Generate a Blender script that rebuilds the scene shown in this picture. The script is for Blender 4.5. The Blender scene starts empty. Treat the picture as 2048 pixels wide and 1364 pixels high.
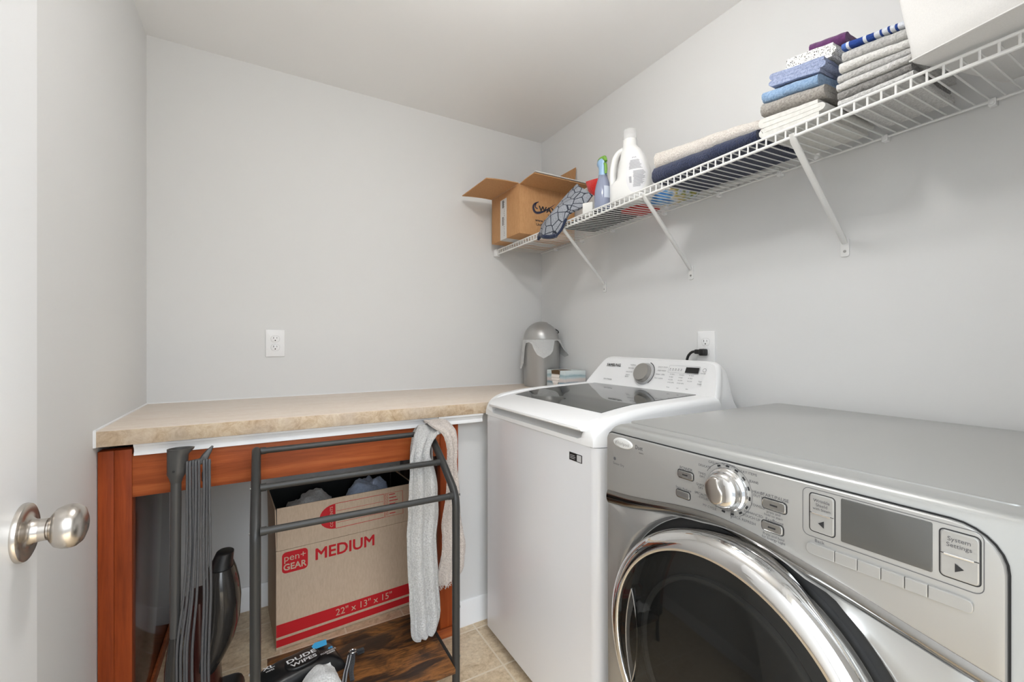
import bpy, bmesh, math, random
from mathutils import Vector, Matrix, noise

# ------------------------------------------------------------------ camera, light, exposure
scene = bpy.context.scene
COL = scene.collection
scene.view_settings.view_transform = 'Standard'
scene.view_settings.look = 'None'
scene.view_settings.exposure = 0.16
scene.view_settings.gamma = 1.0
scene.view_settings.use_curve_mapping = False

CAM_H = 1.188
FOCAL_PX = 868.5
YAW = math.radians(29.9)
cam_data = bpy.data.cameras.new('camera')
cam_data.sensor_width = 36.0
cam_data.lens = FOCAL_PX / 2048 * 36.0
cam_data.shift_y = 4.0 / 2048
cam_data.clip_start = 0.02
cam = bpy.data.objects.new('camera', cam_data)
COL.objects.link(cam)
cam.location = (0, 0, CAM_H)
cam.rotation_euler = (math.radians(90), 0, -YAW)
scene.camera = cam

world = bpy.data.worlds.new('world')
scene.world = world
world.use_nodes = True
bg = world.node_tree.nodes['Background']
bg.inputs['Color'].default_value = (0.86, 0.93, 1.0, 1)
bg.inputs['Strength'].default_value = 1.0
# world fill through the doorway, weaker low down to darken under the worktop
_wt = world.node_tree
_tc = _wt.nodes.new('ShaderNodeTexCoord'); _sx = _wt.nodes.new('ShaderNodeSeparateXYZ'); _mr = _wt.nodes.new('ShaderNodeMapRange')
_wt.links.new(_tc.outputs['Generated'], _sx.inputs[0]); _wt.links.new(_sx.outputs['Z'], _mr.inputs['Value'])
_mr.inputs['From Min'].default_value = -0.05; _mr.inputs['From Max'].default_value = 0.5
_mr.inputs['To Min'].default_value = 0.9; _mr.inputs['To Max'].default_value = 6.6
_wt.links.new(_mr.outputs[0], bg.inputs['Strength'])

LAMP_POS = Vector((0.50, 0.80, 2.25))
LAMP_EMISSION = 85.0
# unseen fill lamp added for the hallway's cool light, through the open doorway
hall = bpy.data.lights.new('hall_fill', 'AREA')
hall.shape = 'RECTANGLE'; hall.size = 1.2; hall.size_y = 1.2
hall.energy = 3; hall.color = (0.88, 0.94, 1.0)
hall_ob = bpy.data.objects.new('hall_fill', hall)
COL.objects.link(hall_ob)
hall_ob.location = (0.1, -0.9, 1.85)
hall_ob.rotation_euler = (math.radians(80), 0, math.radians(0))

# ------------------------------------------------------------------ room measures (metres)
LX, RX, BY, CZ = -0.408, 1.519, 2.27, 2.44

# ------------------------------------------------------------------ mesh helpers
def cr(pts, n=6, closed=False):
    """Catmull-Rom through points."""
    P = [Vector(p) for p in pts]
    if len(P) < 3 and not closed:
        return [P[0].lerp(P[-1], i / n) for i in range(n + 1)]
    out = []
    m = len(P)
    for i in range(m if closed else m - 1):
        if closed:
            a, b, c, d = P[i - 1], P[i], P[(i + 1) % m], P[(i + 2) % m]
        else:
            b, c = P[i], P[i + 1]
            a = P[i - 1] if i else b * 2 - c
            d = P[i + 2] if i + 2 < m else c * 2 - b
        for k in range(n):
            t = k / n
            out.append(0.5 * ((2 * b) + (c - a) * t + (2 * a - 5 * b + 4 * c - d) * t * t + (3 * b - a - 3 * c + d) * t ** 3))
    if not closed:
        out.append(P[-1])
    return out

def lerp_table(tab, x):
    if x <= tab[0][0]: return tab[0][1]
    for (a, va), (b, vb) in zip(tab, tab[1:]):
        if x <= b: return va + (vb - va) * (x - a) / (b - a)
    return tab[-1][1]

def rrect(x0, x1, y0, y1, r, n=5):
    """rounded rectangle outline, counter-clockwise; r a number or four (bl, br, tr, tl)."""
    rs = r if isinstance(r, (tuple, list)) else (r,) * 4
    out = []
    for (cx, cy, a0, rr) in ((x0, y0, 180, rs[0]), (x1, y0, 270, rs[1]), (x1, y1, 0, rs[2]), (x0, y1, 90, rs[3])):
        ox = cx + rr if cx == x0 else cx - rr
        oy = cy + rr if cy == y0 else cy - rr
        if rr <= 1e-6:
            out.append((cx, cy)); continue
        for k in range(n + 1):
            a = math.radians(a0 + 90 * k / n)
            out.append((ox + rr * math.cos(a), oy + rr * math.sin(a)))
    return out

class Frame:
    def __init__(s, o, x, y):
        s.o = Vector(o); s.x = Vector(x).normalized()
        yy = Vector(y); s.z = s.x.cross(yy).normalized(); s.y = s.z.cross(s.x)
    def __call__(s, a, b, c=0.0):
        return s.o + s.x * a + s.y * b + s.z * c

_TEXT = {}
def text_geo(body, bold=False):
    key = (body, bold)
    if key not in _TEXT:
        cu = bpy.data.curves.new('t', 'FONT')
        cu.body = body; cu.size = 1.0; cu.resolution_u = 3
        ob = bpy.data.objects.new('t', cu)
        COL.objects.link(ob)
        dg = bpy.context.evaluated_depsgraph_get()
        me = bpy.data.meshes.new_from_object(ob.evaluated_get(dg))
        vs = [tuple(v.co[:2]) for v in me.vertices]
        fs = [tuple(p.vertices) for p in me.polygons]
        bpy.data.objects.remove(ob); bpy.data.meshes.remove(me); bpy.data.curves.remove(cu)
        if bold:
            nv = len(vs); b_vs, b_fs = [], []
            for k in range(8):
                a = k * math.tau / 8
                b_vs += [(x + 0.024 * math.cos(a), y + 0.024 * math.sin(a), k * 0.00002) for x, y in vs]
                b_fs += [tuple(i + nv * k for i in f) for f in fs]
            vs, fs = b_vs, b_fs
        _TEXT[key] = (vs, fs)
    return _TEXT[key]

class MB:
    def __init__(s):
        s.bm = bmesh.new(); s.mi = 0
    def v(s, p): return s.bm.verts.new(p)
    def f(s, vs):
        try:
            fc = s.bm.faces.new(vs); fc.material_index = s.mi; return fc
        except ValueError:
            return None
    def faces(s, pts, fs):
        vs = [s.v(p) for p in pts]
        for f in fs: s.f([vs[i] for i in f])
        return s
    def box(s, x0, x1, y0, y1, z0, z1, bevel=0.0, seg=2, M=None):
        P = [Vector(p) for p in ((x0,y0,z0),(x1,y0,z0),(x1,y1,z0),(x0,y1,z0),(x0,y0,z1),(x1,y0,z1),(x1,y1,z1),(x0,y1,z1))]
        if M is not None: P = [M @ p for p in P]
        vs = [s.v(p) for p in P]
        fs = [s.f([vs[i] for i in q]) for q in ((3,2,1,0),(4,5,6,7),(0,1,5,4),(1,2,6,5),(2,3,7,6),(3,0,4,7))]
        if bevel > 0:
            es = list({e for f in fs for e in f.edges})
            r = bmesh.ops.bevel(s.bm, geom=es, offset=bevel, segments=seg, profile=0.5, affect='EDGES', clamp_overlap=True)
            for f in r['faces']: f.material_index = s.mi
        return s
    def loft(s, rings, closed=True, cap0=True, cap1=True, loop=False):
        R = [[s.v(p) for p in r] for r in rings]
        n = len(R[0])
        pairs = list(zip(R, R[1:])) + ([(R[-1], R[0])] if loop else [])
        for a, b in pairs:
            for i in range(n if closed else n - 1):
                j = (i + 1) % n
                s.f([a[i], a[j], b[j], b[i]])
        if closed and not loop:
            if cap0: s.f(list(reversed(R[0])))
            if cap1: s.f(R[-1])
        return s
    def tube(s, path, r, n=10, cap=True, loop=False, flat=1.0, up=None):
        P = [Vector(p) for p in path]
        m = len(P)
        rs = r if isinstance(r, (list, tuple)) else [r] * m
        t0 = (P[1] - P[0]).normalized()
        u = Vector(up) if up else (Vector((0, 0, 1)) if abs(t0.z) < 0.9 else Vector((1, 0, 0)))
        rings = []
        for i in range(m):
            a = P[i - 1] if (i or loop) else P[0]
            b = P[(i + 1) % m] if (i < m - 1 or loop) else P[-1]
            t = (b - a).normalized()
            u = (u - t * u.dot(t))
            if u.length < 1e-5: u = t.orthogonal()
            u.normalize(); w = t.cross(u)
            rings.append([P[i] + (u * math.cos(k * math.tau / n) * flat + w * math.sin(k * math.tau / n)) * rs[i] for k in range(n)])
        return s.loft(rings, True, cap, cap, loop)
    def lathe(s, prof, o, axis, n=32, cap0=True, cap1=True):
        o = Vector(o); ax = Vector(axis).normalized(); u = ax.orthogonal().normalized(); w = ax.cross(u)
        rings = []
        for (r, h) in prof:
            rings.append([o + ax * h + (u * math.cos(k * math.tau / n) + w * math.sin(k * math.tau / n)) * max(r, 1e-5) for k in range(n)])
        return s.loft(rings, True, cap0, cap1)
    def prism(s, poly, fr, d0, d1, bevel=0.0, seg=2):
        """outline in the frame's plane, extruded from d0 to d1 along its normal, front edge at d1 rounded"""
        n = len(poly)
        if bevel <= 0:
            rings = [[fr(x, y, d0) for x, y in poly], [fr(x, y, d1) for x, y in poly]]
            return s.loft(rings)
        rings = [[fr(x, y, d0) for x, y in poly]]
        nrm = []
        for i in range(n):
            a, b, c = Vector(poly[i - 1]), Vector(poly[i]), Vector(poly[(i + 1) % n])
            e = (b - a).normalized() if (b - a).length > 1e-9 else (c - b).normalized()
            f = (c - b).normalized() if (c - b).length > 1e-9 else e
            t = (e + f)
            t = t.normalized() if t.length > 1e-6 else e
            k = max(0.35, math.sqrt(max(0.0, (1 + e.dot(f)) / 2)))
            nrm.append(Vector((-t.y, t.x)) / k)
        sg = 1 if d1 > d0 else -1
        for k in range(seg + 1):
            a = k / seg * math.pi / 2
            ins = bevel * (1 - math.cos(a)); h = d1 - sg * bevel + sg * bevel * math.sin(a)
            rings.append([fr(p[0] + m.x * ins, p[1] + m.y * ins, h) for p, m in zip(poly, nrm)])
        return s.loft(rings)
    def grid(s, fn, nu, nv, cu=False):
        V = [[s.v(fn(i / nu, j / nv)) for j in range(nv + 1)] for i in range(nu if cu else nu + 1)]
        for i in range(nu):
            a, b = V[i], V[(i + 1) % len(V)]
            for j in range(nv):
                s.f([a[j], b[j], b[j + 1], a[j + 1]])
        return s
    def sheet(s, fn, nu, nv, th):
        """double sided cloth of thickness th over fn(u,v)"""
        G = [[Vector(fn(i / nu, j / nv)) for j in range(nv + 1)] for i in range(nu + 1)]
        def nor(i, j):
            a = G[min(i + 1, nu)][j] - G[max(i - 1, 0)][j]; b = G[i][min(j + 1, nv)] - G[i][max(j - 1, 0)]
            c = a.cross(b)
            return c.normalized() if c.length > 1e-12 else Vector((0, 0, 1))
        A = [[s.v(G[i][j] + nor(i, j) * th / 2) for j in range(nv + 1)] for i in range(nu + 1)]
        B = [[s.v(G[i][j] - nor(i, j) * th / 2) for j in range(nv + 1)] for i in range(nu + 1)]
        for i in range(nu):
            for j in range(nv):
                s.f([A[i][j], A[i + 1][j], A[i + 1][j + 1], A[i][j + 1]])
                s.f([B[i][j], B[i][j + 1], B[i + 1][j + 1], B[i + 1][j]])
        edge = [(i, 0) for i in range(nu)] + [(nu, j) for j in range(nv)] + [(i, nv) for i in range(nu, 0, -1)] + [(0, j) for j in range(nv, 0, -1)]
        for (a, b), (c, d) in zip(edge, edge[1:] + edge[:1]):
            s.f([A[c][d], A[a][b], B[a][b], B[c][d]])
        return s
    def text(s, body, fr, size, x=0.0, y=0.0, align='C', sx=1.0, h=0.0004, bold=False, shear=0.0, rot=0.0):
        """flat lettering in the frame's plane, cap height about size"""
        vs, fs = text_geo(body, bold)
        if not vs: return s
        k = size / 0.7
        xs = [p[0] for p in vs]
        w0, w1 = min(xs), max(xs)
        off = {'C': -(w0 + w1) / 2, 'L': -w0, 'R': -w1}[align]
        ca, sa = math.cos(rot), math.sin(rot)
        pts = []
        for p in vs:
            px = (p[0] + off) * k * sx + shear * p[1] * k; py = p[1] * k - size / 2
            pts.append(fr(x + px * ca - py * sa, y + px * sa + py * ca, h + (p[2] if len(p) > 2 else 0.0)))
        return s.faces(pts, fs)
    def rect(s, fr, x0, x1, y0, y1, h=0.0004):
        return s.faces([fr(x0, y0, h), fr(x1, y0, h), fr(x1, y1, h), fr(x0, y1, h)], [(0, 1, 2, 3)])
    def poly(s, fr, pts, h=0.0004):
        return s.faces([fr(x, y, h) for x, y in pts], [tuple(range(len(pts)))])
    def line(s, fr, pts, w, h=0.0004, closed=False):
        P = [Vector(p) for p in pts]
        m = len(P)
        L = []
        for i in range(m):
            a = P[i - 1] if (i or closed) else P[0]; b = P[(i + 1) % m] if (i < m - 1 or closed) else P[-1]
            t = (b - a).normalized(); nn = Vector((-t.y, t.x)) * w / 2
            L.append((s.v(fr(*(P[i] + nn), h)), s.v(fr(*(P[i] - nn), h))))
        for i in range(m if closed else m - 1):
            a, b = L[i], L[(i + 1) % m]
            s.f([a[1], b[1], b[0], a[0]])
        return s
    def noise(s, amp, freq, seed=0.0, amp2=0.0, freq2=0.0):
        sv = Vector((seed * 7.13, seed * 3.7, seed * 1.9))
        for v in s.bm.verts:
            d = noise.noise_vector(v.co * freq + sv) * amp
            if amp2: d += noise.noise_vector(v.co * freq2 + sv) * amp2
            v.co += d
        return s
    def move(s, M):
        for v in s.bm.verts: v.co = M @ v.co
        return s

def link(name, mb, mats, parent=None, smooth=40, kind=None, label=None, cat=None, group=None, fix=True):
    bm = mb.bm
    if fix: bmesh.ops.recalc_face_normals(bm, faces=bm.faces[:])
    me = bpy.data.meshes.new(name)
    bm.to_mesh(me); bm.free()
    for m in (mats if isinstance(mats, (list, tuple)) else [mats]): me.materials.append(m)
    if smooth:
        for p in me.polygons: p.use_smooth = True
        me.set_sharp_from_angle(angle=math.radians(smooth))
    ob = bpy.data.objects.new(name, me)
    COL.objects.link(ob)
    if parent is not None:
        o = parent; off = Vector((0, 0, 0))
        while o is not None:
            off += o.location; o = o.parent
        me.transform(Matrix.Translation(-off))
        ob.parent = parent
    if kind: ob['kind'] = kind
    if label: ob['label'] = label
    if cat: ob['category'] = cat
    if group: ob['group'] = group
    return ob

def thing(name, label, cat, loc, group=None):
    e = bpy.data.objects.new(name, None)
    e.empty_display_size = 0.05
    e.location = loc
    COL.objects.link(e)
    e['label'] = label; e['category'] = cat
    if group: e['group'] = group
    return e

# ------------------------------------------------------------------ materials
def srgb(r, g, b):
    def f(c):
        c /= 255.0
        return c / 12.92 if c <= 0.04045 else ((c + 0.055) / 1.055) ** 2.4
    return (f(r), f(g), f(b), 1.0)

class Mat:
    def __init__(s, name, col=(0.5, 0.5, 0.5, 1), rough=0.5, metal=0.0, **kw):
        s.m = bpy.data.materials.new(name); s.m.use_nodes = True
        s.t = s.m.node_tree; s.b = s.t.nodes['Principled BSDF']
        s.set('Base Color', col); s.set('Roughness', rough); s.set('Metallic', metal)
        for k, v in kw.items(): s.set(k.replace('_', ' '), v)
    def set(s, k, v): s.b.inputs[k].default_value = v
    def n(s, typ, **kw):
        nd = s.t.nodes.new(typ)
        for k, v in kw.items(): setattr(nd, k, v)
        return nd
    def l(s, a, b): s.t.links.new(a, b)
    def coord(s, scale=(1, 1, 1), loc=(0, 0, 0), rot=(0, 0, 0), kind='Object'):
        tc = s.n('ShaderNodeTexCoord'); mp = s.n('ShaderNodeMapping')
        mp.inputs['Scale'].default_value = scale; mp.inputs['Location'].default_value = loc; mp.inputs['Rotation'].default_value = rot
        s.l(tc.outputs[kind], mp.inputs['Vector']); return mp.outputs['Vector']
    def noise(s, vec, scale, detail=4, rough=0.55, dist=0.0):
        nd = s.n('ShaderNodeTexNoise'); nd.inputs['Scale'].default_value = scale
        nd.inputs['Detail'].default_value = detail; nd.inputs['Roughness'].default_value = rough; nd.inputs['Distortion'].default_value = dist
        s.l(vec, nd.inputs['Vector']); return nd.outputs['Fac']
    def ramp(s, fac, stops):
        nd = s.n('ShaderNodeValToRGB'); el = nd.color_ramp.elements
        el[0].position, el[0].color = stops[0]; el[1].position, el[1].color = stops[-1]
        for p, c in stops[1:-1]:
            e = el.new(p); e.color = c
        s.l(fac, nd.inputs['Fac']); return nd.outputs['Color']
    def mix(s, fac, a, b, mode='MIX'):
        nd = s.n('ShaderNodeMix'); nd.data_type = 'RGBA'; nd.blend_type = mode
        for sock, v in ((nd.inputs[0], fac), (nd.inputs[6], a), (nd.inputs[7], b)):
            if isinstance(v, (int, float, tuple)): sock.default_value = v
            else: s.l(v, sock)
        return nd.outputs[2]
    def color(s, out): s.l(out, s.b.inputs['Base Color']); return s
    def bump(s, h, strength=0.3, dist=0.002):
        nd = s.n('ShaderNodeBump'); nd.inputs['Strength'].default_value = strength; nd.inputs['Distance'].default_value = dist
        s.l(h, nd.inputs['Height']); s.l(nd.outputs['Normal'], s.b.inputs['Normal']); return s

def plain(name, c, rough=0.5, metal=0.0, **kw): return Mat(name, srgb(*c), rough, metal, **kw).m

def paint(name, c, rough=0.6, amt=0.02):
    m = Mat(name, srgb(*c), rough)
    m.bump(m.noise(m.coord(), 180, 3), 0.08, 0.001)
    return m.m

def cloth(name, c, c2=None, scale=200, strength=0.9, dist=0.006, rough=0.95):
    m = Mat(name, srgb(*c), rough); m.set('Sheen Weight', 0.25); m.set('Sheen Roughness', 0.6)
    m.set('Specular IOR Level', 0.15)
    v = m.coord()
    nf = m.noise(v, scale, 3, 0.6)
    c2 = c2 or tuple(x * 0.8 for x in c)
    m.color(m.ramp(nf, [(0.3, srgb(*c2)), (0.62, srgb(*c))]))
    m.bump(nf, strength, dist)
    return m.m

def wood(name, dark, mid, light, grain='x', rough=0.35, scale=1.0, spec=0.5):
    sc = {'x': (1.5, 26, 26), 'y': (26, 1.5, 26), 'z': (26, 26, 1.5)}[grain]
    m = Mat(name, srgb(*mid), rough); m.set('Specular IOR Level', spec); v = m.coord(scale=tuple(q * scale for q in sc))
    a = m.noise(v, 1.6, 6, 0.65, 0.4)
    col = m.ramp(a, [(0.25, srgb(*dark)), (0.5, srgb(*mid)), (0.75, srgb(*light))])
    b = m.noise(m.coord(scale=tuple(q * scale for q in (3, 3, 3))), 1.5, 3)
    m.color(m.mix(m.ramp(b, [(0.35, (0, 0, 0, 1)), (0.7, (0.35, 0.35, 0.35, 1))]), col, srgb(*dark)))
    m.bump(a, 0.06, 0.001)
    return m.m

WALL = paint('wall_paint', (223, 223, 222))
CEIL = paint('ceiling_paint', (243, 243, 243))
TRIMW = paint('trim_white_paint', (238, 238, 238), 0.35)
DOORW = paint('door_white_paint', (238, 238, 238), 0.35)

def make_floor_mat():
    m = Mat('beige_floor_tile', rough=0.42)
    v = m.coord(loc=(-0.771, -1.405, 0))
    br = m.n('ShaderNodeTexBrick'); br.offset = 0.0; br.squash = 1.0
    m.l(v, br.inputs['Vector'])
    br.inputs['Scale'].default_value = 1.0; br.inputs['Mortar Size'].default_value = 0.0035
    br.inputs['Mortar Smooth'].default_value = 0.1; br.inputs['Brick Width'].default_value = 0.2365; br.inputs['Row Height'].default_value = 0.2365
    a = m.noise(m.coord(scale=(1, 1.6, 1)), 11, 8, 0.68, 0.8)
    b = m.noise(m.coord(), 70, 5, 0.7)
    col = m.ramp(a, [(0.3, srgb(166, 140, 108)), (0.46, srgb(208, 184, 150)), (0.6, srgb(226, 208, 178)), (0.75, srgb(184, 158, 124))])
    col = m.mix(0.35, col, m.ramp(b, [(0.35, srgb(158, 132, 102)), (0.6, srgb(230, 212, 184))]))
    m.color(m.mix(br.outputs['Fac'], col, srgb(226, 212, 190)))
    inv = m.n('ShaderNodeMath', operation='SUBTRACT'); inv.inputs[0].default_value = 1.0
    m.l(br.outputs['Fac'], inv.inputs[1])
    m.bump(inv.outputs[0], 0.5, 0.002)
    return m.m
FLOOR = make_floor_mat()

def make_counter_mat(edge):
    m = Mat('counter_edge_laminate' if edge else 'counter_top_laminate', rough=0.38)
    if edge:
        a = m.noise(m.coord(), 30, 7, 0.75, 0.6); b = m.noise(m.coord(), 5, 4)
        col = m.ramp(a, [(0.3, srgb(160, 130, 98)), (0.48, srgb(196, 172, 142)), (0.62, srgb(214, 196, 170)), (0.8, srgb(190, 180, 170))])
        m.color(m.mix(m.ramp(b, [(0.4, (0, 0, 0, 1)), (0.65, (0.6, 0.6, 0.6, 1))]), col, srgb(200, 188, 176)))
    else:
        a = m.noise(m.coord(scale=(0.7, 3.5, 1)), 7, 8, 0.7, 0.5); b = m.noise(m.coord(), 45, 4)
        col = m.ramp(a, [(0.3, srgb(218, 200, 182)), (0.55, srgb(228, 214, 199)), (0.75, srgb(233, 222, 211))])
        m.color(m.mix(0.25, col, m.ramp(b, [(0.3, srgb(212, 192, 172)), (0.65, srgb(235, 223, 210))])))
    return m.m
COUNTER, COUNTER_EDGE = make_counter_mat(False), make_counter_mat(True)

CHERRY_X = wood('cherry_wood_across', (122, 56, 28), (168, 86, 44), (198, 116, 66), 'x', 0.45, 1.0, 0.25)
CHERRY_Z = wood('cherry_wood_upright', (116, 48, 18), (154, 68, 28), (174, 86, 40), 'z', 0.5, 1.0, 0.22)
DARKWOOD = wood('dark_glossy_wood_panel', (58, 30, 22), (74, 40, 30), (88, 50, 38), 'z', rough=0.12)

WHITE_ENAMEL = Mat('white_enamel', srgb(226, 226, 228), 0.22, Coat_Weight=0.4, Coat_Roughness=0.08).m
WHITE_PLASTIC = plain('white_plastic', (240, 240, 240), 0.28)
LID_GLASS = Mat('dark_mirror_lid_glass', srgb(58, 60, 58), 0.04, 0.0, IOR=2.1).m
SILVER = Mat('silver_appliance_paint', srgb(168, 167, 164), 0.34, 0.55, Coat_Weight=0.25, Coat_Roughness=0.12).m
SILVER_TOP = Mat('silver_appliance_top', srgb(172, 172, 169), 0.3, 0.35, Coat_Weight=0.4, Coat_Roughness=0.1).m
SILVER_PANEL = Mat('silver_console_panel', srgb(176, 175, 172), 0.36, 0.5).m
CHROME = plain('chrome', (225, 225, 225), 0.06, 1.0)
BRUSHED = Mat('brushed_nickel', srgb(196, 190, 183), 0.26, 1.0).m
BLACK = plain('black_plastic', (22, 22, 23), 0.4)
GAP = plain('dark_seam', (30, 30, 30), 0.8)
INK = plain('grey_print', (92, 92, 94), 0.6)
INK_DARK = plain('black_print', (34, 34, 36), 0.6)
WIRE_WHITE = plain('white_vinyl_coating', (232, 232, 230), 0.35)
RACK_METAL = plain('dark_grey_powder_coat', (58, 58, 57), 0.42, 0.35)
CARD = None
def make_card(name, c, c2):
    m = Mat(name, srgb(*c), 0.85); a = m.noise(m.coord(scale=(1, 1, 0.25)), 160, 4, 0.6)
    m.color(m.ramp(a, [(0.3, srgb(*c2)), (0.65, srgb(*c))]))
    return m.m
CARD = make_card('brown_cardboard', (196, 150, 104), (184, 137, 92))
CARD_PALE = make_card('pale_kraft_cardboard', (206, 184, 160), (195, 172, 148))
RED_INK = plain('red_print', (196, 18, 30), 0.7)
NAVY_INK = plain('navy_print', (44, 48, 72), 0.8)

# ------------------------------------------------------------------ the room
def structure(name, boxes, mat, bevel=0.0):
    mb = MB()
    for b in boxes: mb.box(*b, bevel=bevel)
    return link(name, mb, mat, kind='structure')
structure('floor', [(-1.2, 1.9, -1.6, BY + 0.1, -0.06, 0.0)], FLOOR)
structure('ceiling', [(LX - 0.1, RX + 0.1, -0.16, BY + 0.1, CZ, CZ + 0.1)], CEIL)
structure('wall_back', [(LX - 0.1, RX + 0.1, BY, BY + 0.1, 0, CZ)], WALL)
structure('wall_left', [(LX - 0.1, LX, -0.16, BY, 0, CZ)], WALL)
structure('wall_right', [(RX, RX + 0.1, -0.16, BY, 0, CZ)], WALL)
structure('wall_front', [(LX, -0.28, -0.16, -0.045, 0, CZ), (0.56, RX, -0.16, -0.045, 0, CZ), (-0.28, 0.56, -0.16, -0.045, 2.05, CZ)], WALL)
structure('wall_knee', [(0.70, RX, 1.695, 1.75, 0, 0.893)], WALL)

def baseboard(name, x0, x1, yw, mat=TRIMW):
    prof = [(0, 0), (0.019, 0), (0.019, 0.012), (0.014, 0.02), (0.013, 0.072), (0.010, 0.078), (0.009, 0.092), (0.004, 0.1), (0, 0.1)]
    mb = MB(); mb.loft([[(x, yw - d, z) for d, z in prof] for x in (x0, x1)])
    return link(name, mb, mat, kind='structure')
baseboard('baseboard_back', -0.325, 0.62, BY)
baseboard('baseboard_knee', 0.699, RX, 1.695)
mb = MB()
prof = [(0, 0), (0.017, 0), (0.017, 0.012), (0.013, 0.02), (0.013, 0.09), (0.006, 0.105), (0, 0.105)]
mb.loft([[(LX + d, y, z) for d, z in prof] for y in (0.0, 1.64)])
link('baseboard_left', mb, TRIMW, kind='structure')
def moulding(name, x0, x1, y):
    prof = [(0, 0.895), (-0.016, 0.895), (-0.016, 0.888), (-0.008, 0.880), (-0.006, 0.872), (-0.010, 0.866), (-0.010, 0.859), (0, 0.859)]
    mb = MB(); mb.loft([[(x, y + d, z) for d, z in prof] for x in (x0, x1)])
    return link(name, mb, TRIMW, kind='structure')
moulding('trim_1', -0.325, 0.612, 1.657)
moulding('trim_2', 0.605, 0.80, 1.648)

# open door by the left wall, with its knob
door = bpy.data.objects.new('door_1', None)
COL.objects.link(door); door.location = (-0.24, 0.0, 0.0); door['kind'] = 'structure'
mb = MB(); mb.box(-0.275, -0.24, -0.01, 0.755, 0.012, 2.04, bevel=0.0015)
link('door_slab', mb, DOORW, door, kind='structure')
knob = bpy.data.objects.new('door_knob', None); COL.objects.link(knob); knob.parent = door; knob.location = (0, 0.716, 0.969)
kx = (-0.24, 0.716, 0.969)
mb = MB(); mb.lathe([(0.033, 0.0), (0.0332, 0.002), (0.0322, 0.0045), (0.029, 0.006), (0.024, 0.0058), (0.0165, 0.0072), (0.0134, 0.0105), (0.0126, 0.0155)], kx, (1, 0, 0), 48, False, True)
link('rosette', mb, BRUSHED, knob)
mb = MB(); mb.lathe([(0.0126, 0.015), (0.0124, 0.0215), (0.0105, 0.022), (0.0105, 0.0245)], kx, (1, 0, 0), 32)
link('shank', mb, BRUSHED, knob)
mb = MB(); mb.lathe([(0.0115, 0.0238), (0.0170, 0.0252), (0.0222, 0.0292), (0.0248, 0.0350), (0.0254, 0.0405), (0.0242, 0.0465), (0.0200, 0.0515), (0.0120, 0.0546), (0.0, 0.0555)], kx, (1, 0, 0), 48)
link('knob', mb, BRUSHED, knob, smooth=60)

# ceiling lamp, above the frame
lamp = thing('ceiling_light', 'flush white ceiling lamp in the middle of the room', 'lamp', (LAMP_POS.x, LAMP_POS.y, CZ))
mb = MB(); mb.lathe([(0.055, 0.0), (0.055, -0.012), (0.045, -0.02), (0.012, -0.024), (0.012, -0.12), (0.03, -0.132), (0.03, -0.136)], (LAMP_POS.x, LAMP_POS.y, CZ), (0, 0, 1), 40, True, True)
link('lamp_base', mb, TRIMW, lamp)
EMIT = Mat('lamp_glow', (1, 1, 1, 1), 0.5)
EMIT.set('Emission Color', (1.0, 0.99, 0.975, 1)); EMIT.set('Emission Strength', LAMP_EMISSION)
mb = MB(); mb.lathe([(0.07, 0.055), (0.072, 0.03), (0.07, 0.0), (0.055, -0.028), (0.03, -0.042), (0.0, -0.046)], LAMP_POS, (0, 0, 1), 28)
link('diffuser', mb, EMIT.m, lamp)

# ------------------------------------------------------------------ counter
ct = thing('countertop', 'long beige laminate worktop along the back wall', 'worktop', (0.5, 1.95, 0.895))
mb = MB(); mb.box(LX + 0.004, RX - 0.001, 1.632, BY - 0.001, 0.9385, 0.9400, bevel=0.0004)
link('top_sheet', mb, COUNTER, ct)
mb = MB(); mb.box(LX + 0.005, RX - 0.001, 1.630, BY - 0.001, 0.895, 0.9385, bevel=0.0012)
link('front_edge', mb, COUNTER_EDGE, ct)
mb = MB()
mb.tube([(LX + 0.002, y, 0.9412) for y in (1.628, 1.8, 2.0, 2.268)], 0.004, 6)
mb.tube([(LX + 0.002, 1.629, z) for z in (0.9412, 0.92, 0.895)], 0.004, 6)
mb.tube([(x, BY - 0.002, 0.9405) for x in (LX, 0.3, 0.9, RX - 0.01)], 0.003, 6)
link('caulk', mb, TRIMW, ct)

cf = thing('counter_frame', 'cherry wood frame and side panels holding up the worktop', 'counter frame', (0.13, 1.67, 0))
mb = MB(); mb.box(LX + 0.002, -0.371, 1.657, 1.70, 0.0, 0.877, bevel=0.001).box(-0.3705, -0.331, 1.6575, 1.70, 0.0, 0.877, bevel=0.001)
link('post', mb, CHERRY_Z, cf)
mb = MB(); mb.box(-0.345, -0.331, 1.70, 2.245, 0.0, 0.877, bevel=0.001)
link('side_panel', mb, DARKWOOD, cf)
mb = MB(); mb.box(0.620, 0.6975, 1.657, 1.693, 0.0, 0.860, bevel=0.001)
link('post', mb, CHERRY_Z, cf)
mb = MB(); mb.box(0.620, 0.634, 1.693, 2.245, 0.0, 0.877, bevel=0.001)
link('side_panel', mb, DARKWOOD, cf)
mb = MB(); mb.box(-0.331, 0.620, 1.660, 1.678, 0.735, 0.862, bevel=0.001)
link('apron', mb, CHERRY_X, cf)
mb = MB(); mb.box(0.605, 0.6975, 1.648, 1.657, 0.0, 0.038, bevel=0.001)
link('toe_trim', mb, CHERRY_X, cf)
mb = MB(); mb.box(-0.331, -0.322, 1.665, 2.24, 0.0, 0.04, bevel=0.001)
link('toe_trim', mb, CHERRY_X, cf)
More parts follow.
